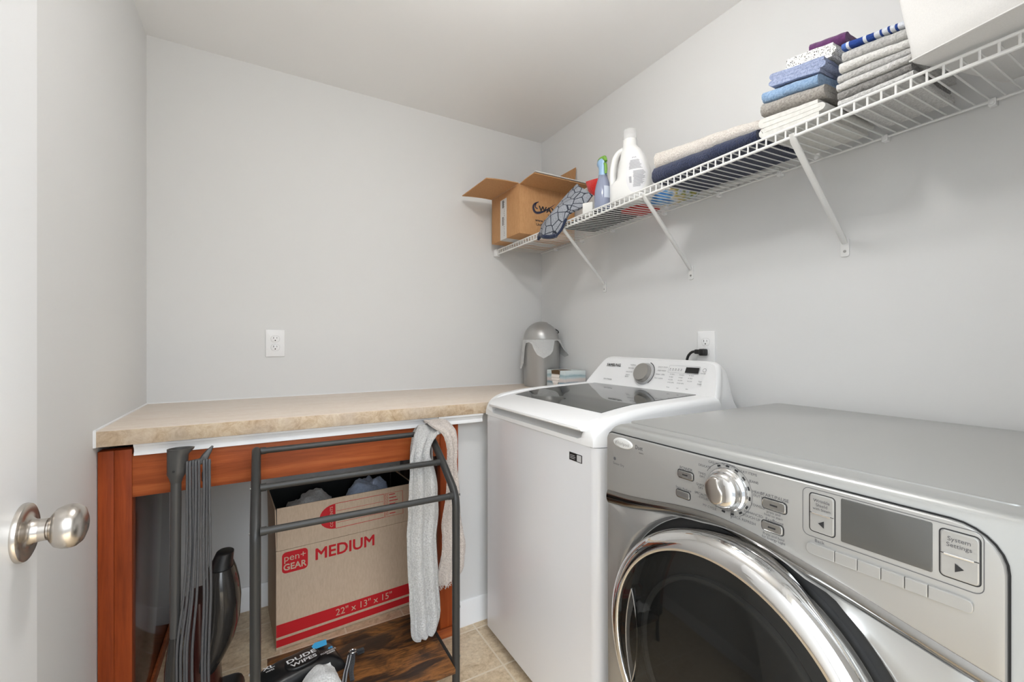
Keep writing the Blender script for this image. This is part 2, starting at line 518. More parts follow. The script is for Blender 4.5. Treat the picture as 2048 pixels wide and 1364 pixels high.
# ------------------------------------------------------------------ washer (faces -X)
ws = thing('washing_machine', 'white top-load washing machine with dark glass lid beside the worktop', 'washing machine', (1.13, 1.25, 0))
WY0, WY1, WX = 0.907, 1.597, 0.79
mb = MB()
out = rrect(WX, 1.46, WY0, WY1, (0.03, 0.01, 0.01, 0.03), 6)
mb.loft([[(x, y, z) for x, y in out] for z in (0.045, 0.898)])
link('cabinet', mb, WHITE_ENAMEL, ws)
mb = MB(); mb.box(0.835, 1.45, WY0 + 0.03, WY1 - 0.03, 0.0, 0.05)
link('base', mb, BLACK, ws)
RIM = [(0.787, 0.925), (0.790, 0.938), (0.797, 0.950), (0.812, 0.963), (0.835, 0.974), (0.857, 0.981), (0.93, 0.992), (1.0, 0.998), (1.15, 1.004), (1.30, 1.009), (1.322, 1.006), (1.335, 0.985), (1.345, 0.965), (1.46, 0.955)]
def cover_ring(x, dip):
    zr = lerp_table(RIM, x)
    yo = 0.0 if x > 0.84 else 0.016 * ((0.84 - x) / 0.053) ** 2   # rounded front corners
    a, b = WY0 + yo, WY1 - yo
    zd = zr - dip
    c = min(0.022, (zr - 0.9) * 0.5)
    pts = [(b, 0.9), (b, zr - c)]
    for k in range(1, 6):
        t = k / 6 * math.pi / 2
        pts.append((b - c * (1 - math.cos(t)), zr - c + c * math.sin(t)))
    pts += [(b - c, zr), (b - 0.045, zr), (b - 0.050, zr - 0.006), (b - 0.056, zd + 0.004), (b - 0.066, zd), (a + 0.066, zd), (a + 0.056, zd + 0.004), (a + 0.050, zr - 0.006), (a + 0.045, zr), (a + c, zr)]
    for k in range(5, 0, -1):
        t = k / 6 * math.pi / 2
        pts.append((a + c * (1 - math.cos(t)), zr - c + c * math.sin(t)))
    pts += [(a, zr - c), (a, 0.9)]
    return [(x, y, z) for y, z in pts]
xs = [0.787, 0.790, 0.797, 0.805, 0.815, 0.83, 0.845, 0.857, 0.89, 0.93, 1.0, 1.08, 1.15, 1.25, 1.30, 1.315, 1.322, 1.33, 1.335, 1.345, 1.46]
dips = {0.787: 0.012, 0.790: 0.024, 0.797: 0.034}
mb = MB(); mb.loft([cover_ring(x, dips.get(x, 0.038)) for x in xs])
link('top_cover', mb, WHITE_PLASTIC, ws)
LIDZ = [(0.776, 0.9485), (0.781, 0.9555), (0.79, 0.9605), (0.81, 0.9675), (0.86, 0.9775), (0.93, 0.988), (1.0, 0.9955), (1.15, 1.002), (1.31, 1.0075)]
def lid_ring(x, top=0.0):
    zt = lerp_table(LIDZ, x); zb = max(0.938, zt - 0.03) if x < 0.80 else zt - 0.026
    if x <= 0.777: zb = zt - 0.006
    a, b = WY0 + 0.0515, WY1 - 0.0515
    if x < 0.8: a += 0.012 * ((0.8 - x) / 0.024) ** 2; b -= 0.012 * ((0.8 - x) / 0.024) ** 2
    return [(x, b, zb), (x, b, zt - 0.005), (x, b - 0.002, zt - 0.0012), (x, b - 0.006, zt), (x, (a + b) / 2, zt + 0.0006), (x, a + 0.006, zt), (x, a + 0.002, zt - 0.0012), (x, a, zt - 0.005), (x, a, zb)]
lid = MB(); lid.loft([lid_ring(x) for x in (0.775, 0.777, 0.781, 0.786, 0.795, 0.81, 0.835, 0.86, 0.9, 0.95, 1.0, 1.075, 1.15, 1.23, 1.308)])
lid_ob = link('lid', lid, WHITE_PLASTIC, ws)
# dark glass pane, following the lid
GX0, GX1, GY0, GY1 = 0.872, 1.300, 0.985, 1.512
def gfn(u, v):
    x = GX0 + (GX1 - GX0) * u; y = GY0 + (GY1 - GY0) * v
    return (x + (0.012 * (1 - u) * (v)), y, 1.0 * lerp_table([(0.86, 0.9787), (0.93, 0.9890), (1.0, 0.9962), (1.15, 1.0029), (1.31, 1.0085)], x) + 0.0004)
mb = MB(); mb.sheet(gfn, 24, 4, 0.0022)
link('glass', mb, LID_GLASS, lid_ob, smooth=60)
mb = MB(); mb.tube([(WX - 0.0005, y, 0.8995) for y in (WY1 - 0.03, 1.25, WY0 + 0.03)] , 0.0018, 6)
link('seam', mb, WHITE_PLASTIC, ws)
mb = MB()
# console
CN = Vector((-0.116, 0, 0.055)).normalized()
CFR = Frame((1.31, 0, 1.009), (0, -1, 0), (0.055, 0, 0.116))   # x grows towards the room's front, y up the slope
def cons_out(s, top, inset):
    """outline of the console at depth s; top = height factor"""
    L = [(1.592 - inset, 0.955), (1.592 - inset, 0.99), (1.588 - inset, 1.008), (1.578 - inset, 1.024), (1.548 - inset, 1.068), (1.524 - inset, 1.103), (1.513 - inset, 1.116), (1.497 - inset, 1.124), (1.478 - inset, 1.1265)]
    R = [(0.995 + inset, 1.122), (0.968 + inset, 1.119), (0.952 + inset, 1.112), (0.943 + inset, 1.098), (0.933 + inset, 1.072), (0.924 + inset, 1.04), (0.916 + inset, 1.01), (0.914 + inset, 0.99), (0.914 + inset, 0.955)]
    mid = [(1.478 + (0.995 - 1.478) * k / 6, 1.1265 - 0.0045 * k / 6) for k in range(1, 6)]
    pts = []
    for y, z in L + mid + R:
        zz = 0.955 + (z - 0.955) * top
        xf = 1.31 + 0.055 * (zz - 1.009) / 0.116
        pts.append((xf + s, y, zz))
    return pts
rings = [cons_out(0.004, 0.955, 0.008), cons_out(0.0008, 0.985, 0.003), cons_out(0.004, 1.0, 0.0), cons_out(0.02, 1.004, -0.002), cons_out(0.028, 0.998, 0.001), cons_out(0.036, 0.985, 0.004), cons_out(0.05, 0.95, 0.004), cons_out(0.068, 0.89, 0.004), cons_out(0.085, 0.78, 0.004), cons_out(0.105, 0.60, 0.004), cons_out(0.128, 0.34, 0.004), cons_out(0.152, 0.03, 0.004)]
mb = MB(); mb.loft(rings)
con = link('console', mb, WHITE_PLASTIC, ws, smooth=50)
def cy(y): return -y
dc = CFR(-1.2535, 0.061)
mb = MB(); mb.lathe([(0.046, -0.004), (0.046, 0.003), (0.044, 0.006), (0.0415, 0.006)], dc, CN, 40)
link('dial_ring', mb, Mat('dial_ring_grey', srgb(188, 188, 188), 0.35, 0.2).m, con)
mb = MB(); mb.lathe([(0.0395, 0.002), (0.0385, 0.02), (0.036, 0.024), (0.0, 0.0245)], dc, CN, 40)
dial = link('dial', mb, Mat('brushed_dial_metal', srgb(172, 170, 166), 0.28, 0.9, Anisotropic=0.6).m, con)
mb = MB(); mb.line(CFR, [(-1.2535 + 0.051 * math.cos(a), 0.061 + 0.051 * math.sin(a)) for a in [math.radians(-48 + 120 * k / 20) for k in range(21)]], 0.003, 0.0014)
link('dial_arc', mb, BLACK, con, smooth=0)
mb = MB(); mb.rect(CFR, -1.064, -1.008, 0.077, 0.099, 0.0014)
link('display', mb, BLACK, con)
mb = MB()
mb.text('SAMSUNG', CFR, 0.0125, -1.441, 0.091, sx=1.05, h=0.0014, bold=True)
link('lettering', mb, INK_DARK, con, smooth=0)
mb = MB(); mb.text('Active WaterJet', CFR, 0.0055, -1.448, 0.0235, h=0.0014)
link('small_lettering', mb, INK_DARK, con, smooth=0)
mb = MB()
for (y, h, t) in ((1.326, 0.096, 'NORMAL'), (1.331, 0.081, 'BEDDING'), (1.336, 0.064, 'DELICATES'), (1.339, 0.050, 'HEAVY'), (1.341, 0.042, 'DUTY')):
    mb.text(t, CFR, 0.0052, -y, h, h=0.0014)
for (y, h, t) in ((1.170, 0.094, 'QUICK WASH'), (1.170, 0.079, 'DEEP WASH'), (1.172, 0.063, 'RINSE + SPIN'), (1.174, 0.047, 'SELF CLEAN')):
    mb.text(t, CFR, 0.0052, -y, h, h=0.0014)
for cxx, n in ((1.118, 4), (1.075, 4), (1.034, 3)):
    for k in range(n):
        mb.rect(CFR, -cxx - 0.0075, -cxx - 0.005, 0.066 - 0.011 * k, 0.0685 - 0.011 * k, 0.0014)
        mb.text(('HIGH', 'MED', 'LOW', 'NO SPIN')[k], CFR, 0.0042, -cxx - 0.002, 0.0672 - 0.011 * k, 'L', h=0.0014)
    mb.text(('Temp', 'Soil', 'Spin')[(1.118, 1.075, 1.034).index(cxx)], CFR, 0.0042, -cxx, 0.015, h=0.0014)
for k in range(5):
    mb.rect(CFR, -1.134 + 0.0125 * k, -1.130 + 0.0125 * k, 0.088, 0.091, 0.0014); mb.rect(CFR, -1.135 + 0.0125 * k, -1.129 + 0.0125 * k, 0.083, 0.0845, 0.0014)
link('fine_print', mb, INK, con, smooth=0)
mb = MB(); mb.line(CFR, rrect(-1.14, -1.006, 0.074, 0.103, 0.003), 0.0006, 0.0014, True)
link('display_outline', mb, INK, con, smooth=0)
mb = MB()
mb.line(CFR, [(-0.986 + 0.0065 * math.cos(a), 0.091 + 0.0065 * math.sin(a)) for a in [k * math.tau / 16 for k in range(16)]], 0.0012, 0.0014, True)
mb.text('POWER', CFR, 0.004, -0.987, 0.078, h=0.0014)
link('power_button', mb, INK, con, smooth=0)
mb = MB(); mb.text('Start', CFR, 0.005, -0.990, 0.048, h=0.0014); mb.text('(hold)', CFR, 0.005, -0.990, 0.038, h=0.0014)
link('start_button', mb, INK, con, smooth=0)
# energy sticker on the front
SFR = Frame((WX, 0, 0), (0, -1, 0), (0, 0, 1))
st = MB(); st.prism(rrect(-1.032, -0.973, 0.8435, 0.8665, 0.0012), SFR, 0.0, 0.0006)
st_ob = link('sticker', st, BLACK, ws)
mb = MB(); mb.rect(SFR, -0.996, -0.976, 0.8455, 0.8645, 0.0009)
for k in range(3): mb.rect(SFR, -1.028, -1.006 + 0.003 * (k % 2), 0.858 - 0.0045 * k, 0.8595 - 0.0045 * k, 0.0009)
link('print', mb, plain('sticker_print', (190, 190, 190), 0.6), st_ob, smooth=0)

# ------------------------------------------------------------------ dryer (faces -X)
dr = thing('dryer', 'silver front-load clothes dryer with round dark glass door', 'dryer', (1.1, 0.483, 0))
DY0, DY1, DX = 0.112, 0.833, 0.752
# cabinet shell
out = rrect(DY0, DY1, 0.02, 0.988, (0.012, 0.012, 0.045, 0.03), 6)
mb = MB()
rings = []
for x, ins in ((0.754, 0.010), (0.756, 0.006), (0.762, 0.0022), (0.772, 0.0), (1.47, 0.0), (1.478, 0.004)):
    o = rrect(DY0 + ins, DY1 - ins, 0.02 + ins, 0.988 - ins, (0.012, 0.012, 0.045 - ins, 0.03 - ins), 6)
    rings.append([(x, y, z) for y, z in o])
mb.loft(rings)
body = link('cabinet', mb, SILVER_TOP, dr)
mb = MB()
top = rrect(0.800, 1.475, DY0 + 0.028, DY1 - 0.028, 0.02, 5)
FT = Frame((0, 0, 0.9865), (1, 0, 0), (0, 1, 0))
mb.prism(top, FT, 0.0, 0.004, bevel=0.0025)
link('top_panel', mb, SILVER_TOP, body)
DFR = Frame((DX, 0, 0), (0, -1, 0), (0, 0, 1))      # x = -Y, y = Z, normal = -X
UP = [(0.822, 0.822), (0.75, 0.829), (0.682, 0.839), (0.62, 0.850), (0.555, 0.858), (0.502, 0.859), (0.44, 0.853), (0.372, 0.841), (0.305, 0.828), (0.247, 0.814), (0.20, 0.803), (0.150, 0.792)]
LOW = [(0.822, 0.790), (0.75, 0.800), (0.682, 0.815), (0.62, 0.828), (0.555, 0.838), (0.50, 0.838), (0.44, 0.830), (0.372, 0.818), (0.305, 0.805), (0.247, 0.793), (0.20, 0.783), (0.150, 0.772)]
upc = [(p.x, p.y) for p in cr([(a, b, 0) for a, b in UP], 4)]
lowc = [(p.x, p.y) for p in cr([(a, b, 0) for a, b in LOW], 4)]
pan = [(-y, z) for y, z in upc]
arc = rrect(-0.822, -0.150, 0.5, 0.9665, (0, 0, 0.048, 0.016), 7)[2:]
panel_outline = pan + [p for p in arc]
mb = MB(); mb.prism(panel_outline, DFR, -0.004, 0.0065, bevel=0.003, seg=3)
panel = link('console_panel', mb, SILVER_PANEL, dr, smooth=25)
mb = MB(); mb.line(DFR, pan + arc, 0.005, 0.0010, True)
link('panel_gap', mb, GAP, dr, smooth=0)
# chrome ribbon
mb = MB()
def ribbon(u, v):
    k = u * (len(upc) - 1); i = min(int(k), len(upc) - 2); t = k - i
    a = Vector((*upc[i],)).lerp(Vector((*upc[i + 1],)), t); b = Vector((*lowc[i],)).lerp(Vector((*lowc[i + 1],)), t)
    p = a.lerp(b, v)
    d = 0.0035 + 0.006 * math.sin(v * math.pi * 0.9) - 0.003 * v
    return DFR(-p.x, p.y, d)
mb.grid(ribbon, 66, 8)
link('chrome_band', mb, Mat('smoky_chrome', srgb(150, 148, 145), 0.1, 1.0).m, dr, smooth=80)
# lower front panel, flaring into the door opening
DCY, DCZ = 0.488, 0.572
low_poly = [(y, z) for y, z in lowc] + [(0.150, 0.6), (0.150, 0.3), (0.150, 0.1), (0.16, 0.03), (0.3, 0.03), (0.488, 0.03), (0.7, 0.03), (0.812, 0.03), (0.822, 0.1), (0.822, 0.3), (0.822, 0.6)]
N = 120
def outer_at(a):
    d = Vector((math.cos(a), math.sin(a))); best = None
    m = len(low_poly)
    for i in range(m):
        p, q = Vector(low_poly[i]) - Vector((DCY, DCZ)), Vector(low_poly[(i + 1) % m]) - Vector((DCY, DCZ))
        e = q - p; den = d.x * e.y - d.y * e.x
        if abs(den) < 1e-9: continue
        t = (p.x * e.y - p.y * e.x) / den; s_ = (p.x * d.y - p.y * d.x) / den
        if t > 0 and -1e-6 <= s_ <= 1 + 1e-6 and (best is None or t < best): best = t
    return best
angs = [k * math.tau / N for k in range(N)]
rings = []
outs = [max(outer_at(a), 0.2735) for a in angs]
lay = [(0.0, -0.004), (0.0, 0.001), (0.03, 0.004), (0.35, 0.007), (0.7, 0.012), (0.92, 0.0165), (1.0, 0.0145)]
for f, h in lay:
    ring = []
    for a, ro in zip(angs, outs):
        r = ro + (min(0.287, ro - 0.001) - ro) * f
        hh = h if ro > 0.30 else 0.006 + (h - 0.006) * max(0.35, (ro - 0.2735) / 0.0265) if f > 0.02 else h
        ring.append(DFR(-(DCY + r * math.cos(a)), DCZ + r * math.sin(a), hh))
    rings.append(ring)
for rr_, h in ((0.284, 0.008), (0.281, -0.004), (0.276, -0.010)):
    rings.append([DFR(-(DCY + min(rr_, ro) * math.cos(a)), DCZ + min(rr_, ro) * math.sin(a), h) for a, ro in zip(angs, outs)])
mb = MB(); mb.loft(rings, True, False, True)
link('lower_panel', mb, SILVER, dr, smooth=50)
mb = MB(); mb.box(0.80, 1.44, DY0 + 0.03, DY1 - 0.03, 0.0, 0.03)
link('base', mb, BLACK, dr)
# door
dn = (-1, 0, 0)
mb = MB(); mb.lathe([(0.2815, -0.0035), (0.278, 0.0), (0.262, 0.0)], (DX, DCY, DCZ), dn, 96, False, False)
link('door_gap_shade', mb, plain('gap_shade_black', (26, 26, 26), 0.6), dr, smooth=80)  # black ring painting in the shade of the gap around the door
do = (DX, DCY, DCZ)
mb = MB(); mb.lathe([(0.262, -0.010), (0.2655, 0.02), (0.2665, 0.042), (0.2640, 0.052), (0.258, 0.0605), (0.250, 0.066), (0.241, 0.069), (0.233, 0.0695), (0.2315, 0.0685), (0.2305, 0.060)], do, dn, 120, True, False)
ddoor = link('door', mb, CHROME, dr, smooth=60)
DG = Mat('smoked_door_glass', srgb(30, 30, 29), 0.03)
DG.set('IOR', 1.55)
tr = DG.n('ShaderNodeBsdfTransparent'); tr.inputs['Color'].default_value = (0.5, 0.5, 0.49, 1)
gl = DG.n('ShaderNodeMixShader'); gl.inputs[0].default_value = 0.55
outn = DG.t.nodes['Material Output']
DG.l(tr.outputs[0], gl.inputs[1]); DG.l(DG.b.outputs[0], gl.inputs[2]); DG.l(gl.outputs[0], outn.inputs['Surface'])
mb = MB(); mb.lathe([(0.232, 0.0665), (0.21, 0.073), (0.17, 0.079), (0.12, 0.083), (0.06, 0.0852), (0.0, 0.086)], do, dn, 96, False, True)
link('glass', mb, DG.m, ddoor, smooth=80)
mb = MB()
mb.lathe([(0.228, 0.058), (0.19, 0.045), (0.178, 0.030), (0.165, 0.028), (0.155, 0.010), (0.0, 0.004)], do, dn, 96, False, True)
link('inner_bowl', mb, plain('dark_bowl_plastic', (70, 70, 69), 0.3), ddoor, smooth=40)
mb = MB(); mb.lathe([(0.184, 0.040), (0.182, 0.048), (0.176, 0.048), (0.173, 0.040)], do, dn, 96, True, True)
link('bowl_rim', mb, plain('grey_bowl_rim', (120, 120, 118), 0.35), ddoor)
HF = Frame((DX, 0, 0), (0, -1, 0), (0, 0, 1))
def lens(cy_, cz_, w, h, n=20):
    pts = []
    for k in range(n): t = -1 + 2 * k / n; pts.append((cy_ - w * (1 - t * t), cz_ + h * t))
    for k in range(n): t = 1 - 2 * k / n; pts.append((cy_ + w * (1 - t * t), cz_ + h * t))
    return pts
lp = lens(-0.668, 0.572, 0.016, 0.098)
mb = MB(); mb.prism(lp, HF, 0.066, 0.0765, bevel=0.002)
hob = link('handle', mb, plain('grip_dark_grey', (58, 58, 58), 0.25, 0.3), ddoor)
mb = MB(); mb.tube([HF(x, y, 0.077) for x, y in lp], 0.0016, 6, loop=True)
link('handle_rim', mb, Mat('grip_rim_metal', srgb(150, 150, 150), 0.2, 0.9).m, hob)

# controls of the console panel; plane coordinates are (Y, Z)
PH = 0.0066
def pxy(y, z): return (-y, z)
mb = MB()
kc = DFR(-0.498, 0.917, PH)
mb.lathe([(0.040, 0.0), (0.040, 0.004), (0.037, 0.0075), (0.0345, 0.0085), (0.0335, 0.014), (0.031, 0.021), (0.026, 0.0255), (0.018, 0.028), (0.0, 0.0285)], kc, dn, 48)
kn = link('dial', mb, CHROME, panel, smooth=60)
KF = Frame(kc, (0, -1, 0), (0, 0, 1))
mb = MB()
tear = [(p.x, p.y) for p in cr([(-0.026, 0.006, 0), (-0.016, 0.023, 0), (0.0, 0.024, 0), (0.004, 0.010, 0), (0.011, -0.002, 0), (0.008, -0.018, 0), (-0.006, -0.025, 0), (-0.020, -0.016, 0)], 5, True)]
mb.prism([(x, y) for x, y in reversed(tear)], KF, 0.018, 0.0315, bevel=0.004, seg=3)
link('grip', mb, BRUSHED, kn)
mb = MB()
for k in range(13):
    a = math.radians(112 - 23.5 * k)
    if k in (11, 12): continue
    c, s_ = math.cos(a), math.sin(a)
    m1 = Matrix.Rotation(a, 2)
    P = []
    for dx, dy in ((0.0415, -0.0034), (0.0450, -0.0034), (0.0450, 0.0034), (0.0415, 0.0034)):
        P.append((-0.498 + dx * c - dy * s_, 0.917 + dx * s_ + dy * c))
    mb.poly(DFR, P, PH + 0.0006)
link('tick_marks', mb, INK_DARK, panel, smooth=0)
mb = MB()
mb.line(DFR, [(-0.498 + 0.0478 * math.cos(a), 0.917 + 0.0478 * math.sin(a)) for a in [math.radians(150 - 210 * k / 40) for k in range(41)]], 0.0008, PH + 0.0004)
for y, z, t, s_ in ((0.525, 0.9600, 'CASUAL', 0.0044), (0.495, 0.9625, 'NORMAL', 0.0046), (0.545, 0.9490, 'DELICATE', 0.0042), (0.5505, 0.9330, 'TIMED', 0.0042), (0.5500, 0.9270, 'DRY', 0.0042), (0.5545, 0.9100, 'QUICK', 0.0042), (0.5535, 0.9040, 'DRY', 0.0042), (0.5530, 0.8920, 'SPECIALTY', 0.0042), (0.5470, 0.8860, 'CYCLES', 0.0042), (0.5340, 0.8730, 'MY CYCLE', 0.0044),
                   (0.4600, 0.9580, 'BULKY ITEMS', 0.0044), (0.4480, 0.9450, 'JEANS', 0.0044), (0.4400, 0.9285, 'HEAVY', 0.0044), (0.4400, 0.9225, 'DUTY', 0.0044), (0.4410, 0.9050, 'TOWELS', 0.0044), (0.4480, 0.8890, 'ENHANCED', 0.0044), (0.4520, 0.8815, 'TOUCH UP', 0.0044), (0.4680, 0.8720, 'QUICK REFRESH', 0.0046)):
    mb.text(t, DFR, s_, -y, z, h=PH + 0.0004)
mb.line(DFR, [(-0.490, 0.876), (-0.490, 0.866), ], 0.001, PH + 0.0004)
for y, z, t, s_ in ((0.5875, 0.9325, 'POWER', 0.0062), (0.594, 0.8905, 'Static Reduce', 0.0048), (0.4125, 0.929, 'START/PAUSE', 0.0054), (0.414, 0.9015, 'press and', 0.0042), (0.414, 0.896, 'hold to start', 0.0042), (0.412, 0.8885, 'EcoBoost', 0.0054), (0.414, 0.8625, 'Press and hold', 0.0042), (0.414, 0.857, 'for Energy Light', 0.0042)):
    mb.text(t, DFR, s_, -y, z, h=PH + 0.0004)
mb.text('Duet', DFR, 0.0092, -0.7145, 0.949, sx=0.85, h=PH + 0.0004)
mb.text('steam', DFR, 0.004, -0.708, 0.938, h=PH + 0.0004)
mb.text('Sensor Dry', DFR, 0.0055, -0.780, 0.8955, h=PH + 0.0004)
mb.poly(DFR, [(-0.793 + 0.004 * math.cos(a), 0.9065 + 0.004 * math.sin(a)) for a in [k * math.tau / 12 for k in range(12)]], PH + 0.0004)
for t, z, s_ in (('Wrinkle', 0.9445, 0.0048), ('Shield', 0.938, 0.0048), ('with Steam', 0.932, 0.0038)):
    mb.text(t, DFR, s_, -0.3405, z, h=PH + 0.0028)
for t, z in (('System', 0.9445), ('Settings', 0.937)):
    mb.text(t, DFR, 0.0052, -0.189, z, h=PH + 0.0028)
mb.text('Back', DFR, 0.005, -0.344, 0.8815, h=PH + 0.0004)
link('lettering', mb, INK, panel, smooth=0)
def button(y0, y1, z0, z1, r, h=0.003, mat=SILVER_PANEL, mark=True, name='button'):
    mb = MB(); mb.prism(rrect(-y1, -y0, z0, z1, r, 4), DFR, PH - 0.001, PH + h, bevel=min(0.0015, r * 0.9))
    b = link(name, mb, mat, panel, smooth=20)
    mb = MB(); mb.line(DFR, rrect(-y1 - 0.0008, -y0 + 0.0008, z0 - 0.0008, z1 + 0.0008, r, 4), 0.0014, PH + 0.0003, True)
    if mark:
        ym = (y0 + y1) / 2; zm = (z0 + z1) / 2
        mb.rect(DFR, -ym - 0.006, -ym + 0.006, zm - 0.0012, zm + 0.0012, PH + h + 0.0004)
    link('outline', mb, INK_DARK, b, smooth=0)
    return b
CHB = Mat('button_chrome', srgb(190, 190, 188), 0.14, 1.0).m
button(0.570, 0.607, 0.9125, 0.9275, 0.005, mat=CHB)
button(0.578, 0.611, 0.8715, 0.8860, 0.005, mat=CHB, mark=False)
button(0.393, 0.432, 0.9065, 0.9235, 0.005, mat=CHB)
button(0.398, 0.433, 0.8690, 0.8845, 0.005, mat=CHB)
for y0, y1, left in ((0.324, 0.3575, True), (0.1715, 0.2065, False)):
    b = button(y0, y1, 0.8955, 0.9535, 0.005, 0.0022, SILVER_PANEL, False, 'arrow_button')
    ym = (y0 + y1) / 2
    mb = MB()
    d = 0.0045 if left else -0.0045
    tri = [(-ym - d, 0.910), (-ym + d * 0.8, 0.9155), (-ym + d * 0.8, 0.9045)]
    mb.poly(DFR, tri if not left else [tri[0], tri[2], tri[1]], PH + 0.0028)
    mb.line(DFR, [(-y1, 0.9245), (-y0, 0.9245)], 0.0009, PH + 0.0026)
    link('arrow', mb, INK_DARK, b, smooth=0)
    mb = MB(); mb.tube([DFR(-y1 + 0.004, 0.9245, PH + 0.003), DFR(-y0 - 0.004, 0.9245, PH + 0.003)], 0.0016, 8)
    link('light_bar', mb, CHROME, b)
mb = MB(); mb.line(DFR, rrect(-0.368, -0.168, 0.886, 0.9605, 0.009, 5), 0.0009, PH + 0.0004, True)
link('display_outline', mb, INK, panel, smooth=0)
mb = MB(); mb.prism(rrect(-0.3155, -0.2140, 0.8935, 0.9575, 0.002), DFR, PH - 0.002, PH + 0.0012, bevel=0.0006)
link('display', mb, Mat('grey_display_glass', srgb(88, 88, 86), 0.12).m, panel)
ks = [0.362, 0.3225, 0.294, 0.2665, 0.241, 0.2175, 0.176]
for k in range(6):
    a, b_ = ks[k], ks[k + 1]
    r = (0.006 if k == 0 else 0.0008, 0.006 if k == 5 else 0.0008)
    mb = MB(); mb.prism(rrect(-a + 0.0004, -b_ - 0.0004, 0.8600, 0.8765, (r[0], r[1], r[1], r[0]), 4), DFR, PH - 0.001, PH + 0.0042, bevel=0.0008)
    link('soft_key', mb, SILVER_PANEL, panel, smooth=20)
mb = MB(); mb.prism([(-0.765 + 0.031 * math.cos(a), 0.949 + 0.0125 * math.sin(a)) for a in [k * math.tau / 28 for k in range(28)]], Frame((DX, 0, 0), (0, -1, 0), (0, 0, 1)), PH - 0.001, PH + 0.0035, bevel=0.0025, seg=3)
bdg = link('badge', mb, plain('badge_white', (215, 215, 213), 0.3), panel)
mb = MB(); mb.text('Whirlpool', DFR, 0.0078, -0.765, 0.9485, h=PH + 0.0039)
mb.line(DFR, [(-0.765 + 0.022 * math.cos(a), 0.9475 + 0.0085 * math.sin(a)) for a in [math.radians(120 + 130 * k / 12) for k in range(13)]], 0.0008, PH + 0.0039)
link('lettering', mb, plain('badge_print', (150, 150, 148), 0.5), bdg, smooth=0)
# ------------------------------------------------------------------ wire shelf on the right wall
sh = thing('wire_shelf', 'long white wire shelf on braces along the right wall', 'shelf', (1.35, 1.1, 1.74))
SX, SB = 1.19, 1.503
def zlip(y): return 1.7535 - 0.0105 * y
def deckz(x, y): return zlip(y) + 0.016 * (x - SX) / (SB - SX) + 0.0025
ys = [0.01, 0.6, 1.2, 1.8, 2.25]
mb = MB()
mb.tube([(SX, y, zlip(y)) for y in ys], 0.0036, 8)
mb.tube([(SX, y, zlip(y) - 0.0255) for y in ys], 0.0042, 8)
nw = 88
wy = [0.02 + 0.0254 * k for k in range(nw)]
for y in wy:
    mb.tube([(SX, y, zlip(y)), (SX - 0.0005, y, zlip(y) - 0.0255)], 0.0023, 6)
link('front_lip', mb, WIRE_WHITE, sh)
mb = MB()
for y in wy:
    a = 0.0045
    mb.tube([(SX, y + a, zlip(y) + 0.0016), (1.345, y + a, deckz(1.345, y) - 0.0022), (SB, y + a, deckz(SB, y) - 0.0018)], 0.0019, 6)
link('deck_wires', mb, WIRE_WHITE, sh)
mb = MB(); mb.tube([(SB, y, deckz(SB, y) - 0.006) for y in ys], 0.0036, 8)
link('back_rail', mb, WIRE_WHITE, sh)
for y in (0.325, 0.53, 0.815, 1.04, 1.30, 1.62, 1.86, 2.10):
    z = deckz(SB, y) - 0.006
    mb = MB(); mb.box(SB - 0.006, RX, y - 0.007, y + 0.007, z - 0.012, z + 0.006, bevel=0.003)
    mb.lathe([(0.0045, 0.0), (0.004, 0.002), (0.0, 0.0025)], (SB - 0.006, y, z - 0.006), (-1, 0, 0), 10)
    link('wall_clip', mb, WHITE_PLASTIC, sh)
mb = MB(); mb.box(SX - 0.012, SX + 0.016, 2.235, 2.268, zlip(2.25) - 0.036, zlip(2.25) + 0.006, bevel=0.004)
link('end_bracket', mb, WHITE_PLASTIC, sh)
for y in (1.655, 1.145, 0.622):
    yf = {1.655: 1.688, 1.145: 1.172, 0.622: 0.632}[y]; y0 = {1.655: 1.60, 1.145: 1.115, 0.622: 0.612}[y]
    zt = zlip(y0) - 0.024
    mb = MB()
    path = [Vector((SX - 0.004, y0, zt + 0.006)), Vector((SX + 0.006, y0, zt - 0.012)), Vector((1.503, yf, 1.500)), Vector((1.514, yf, 1.488))]
    mb.tube(path, [0.0075, 0.0088, 0.0088, 0.007], 10, flat=0.75)
    br_ = link('brace', mb, WIRE_WHITE, sh)
    FF = Frame((RX, 0, 0), (0, -1, 0), (0, 0, 1))
    mb = MB(); mb.prism(rrect(-yf - 0.0115, -yf + 0.0115, 1.447, 1.502, 0.006), FF, 0.0, 0.0045, bevel=0.0015)
    ft = link('foot_plate', mb, WIRE_WHITE, br_)
    mb = MB(); mb.lathe([(0.0042, 0.0), (0.0036, 0.0015), (0.0, 0.002)], (RX - 0.0045, yf, 1.463), (-1, 0, 0), 12)
    link('screw', mb, plain('screw_grey', (170, 170, 168), 0.35, 0.7) if 'screw_grey' not in bpy.data.materials else bpy.data.materials['screw_grey'], ft)

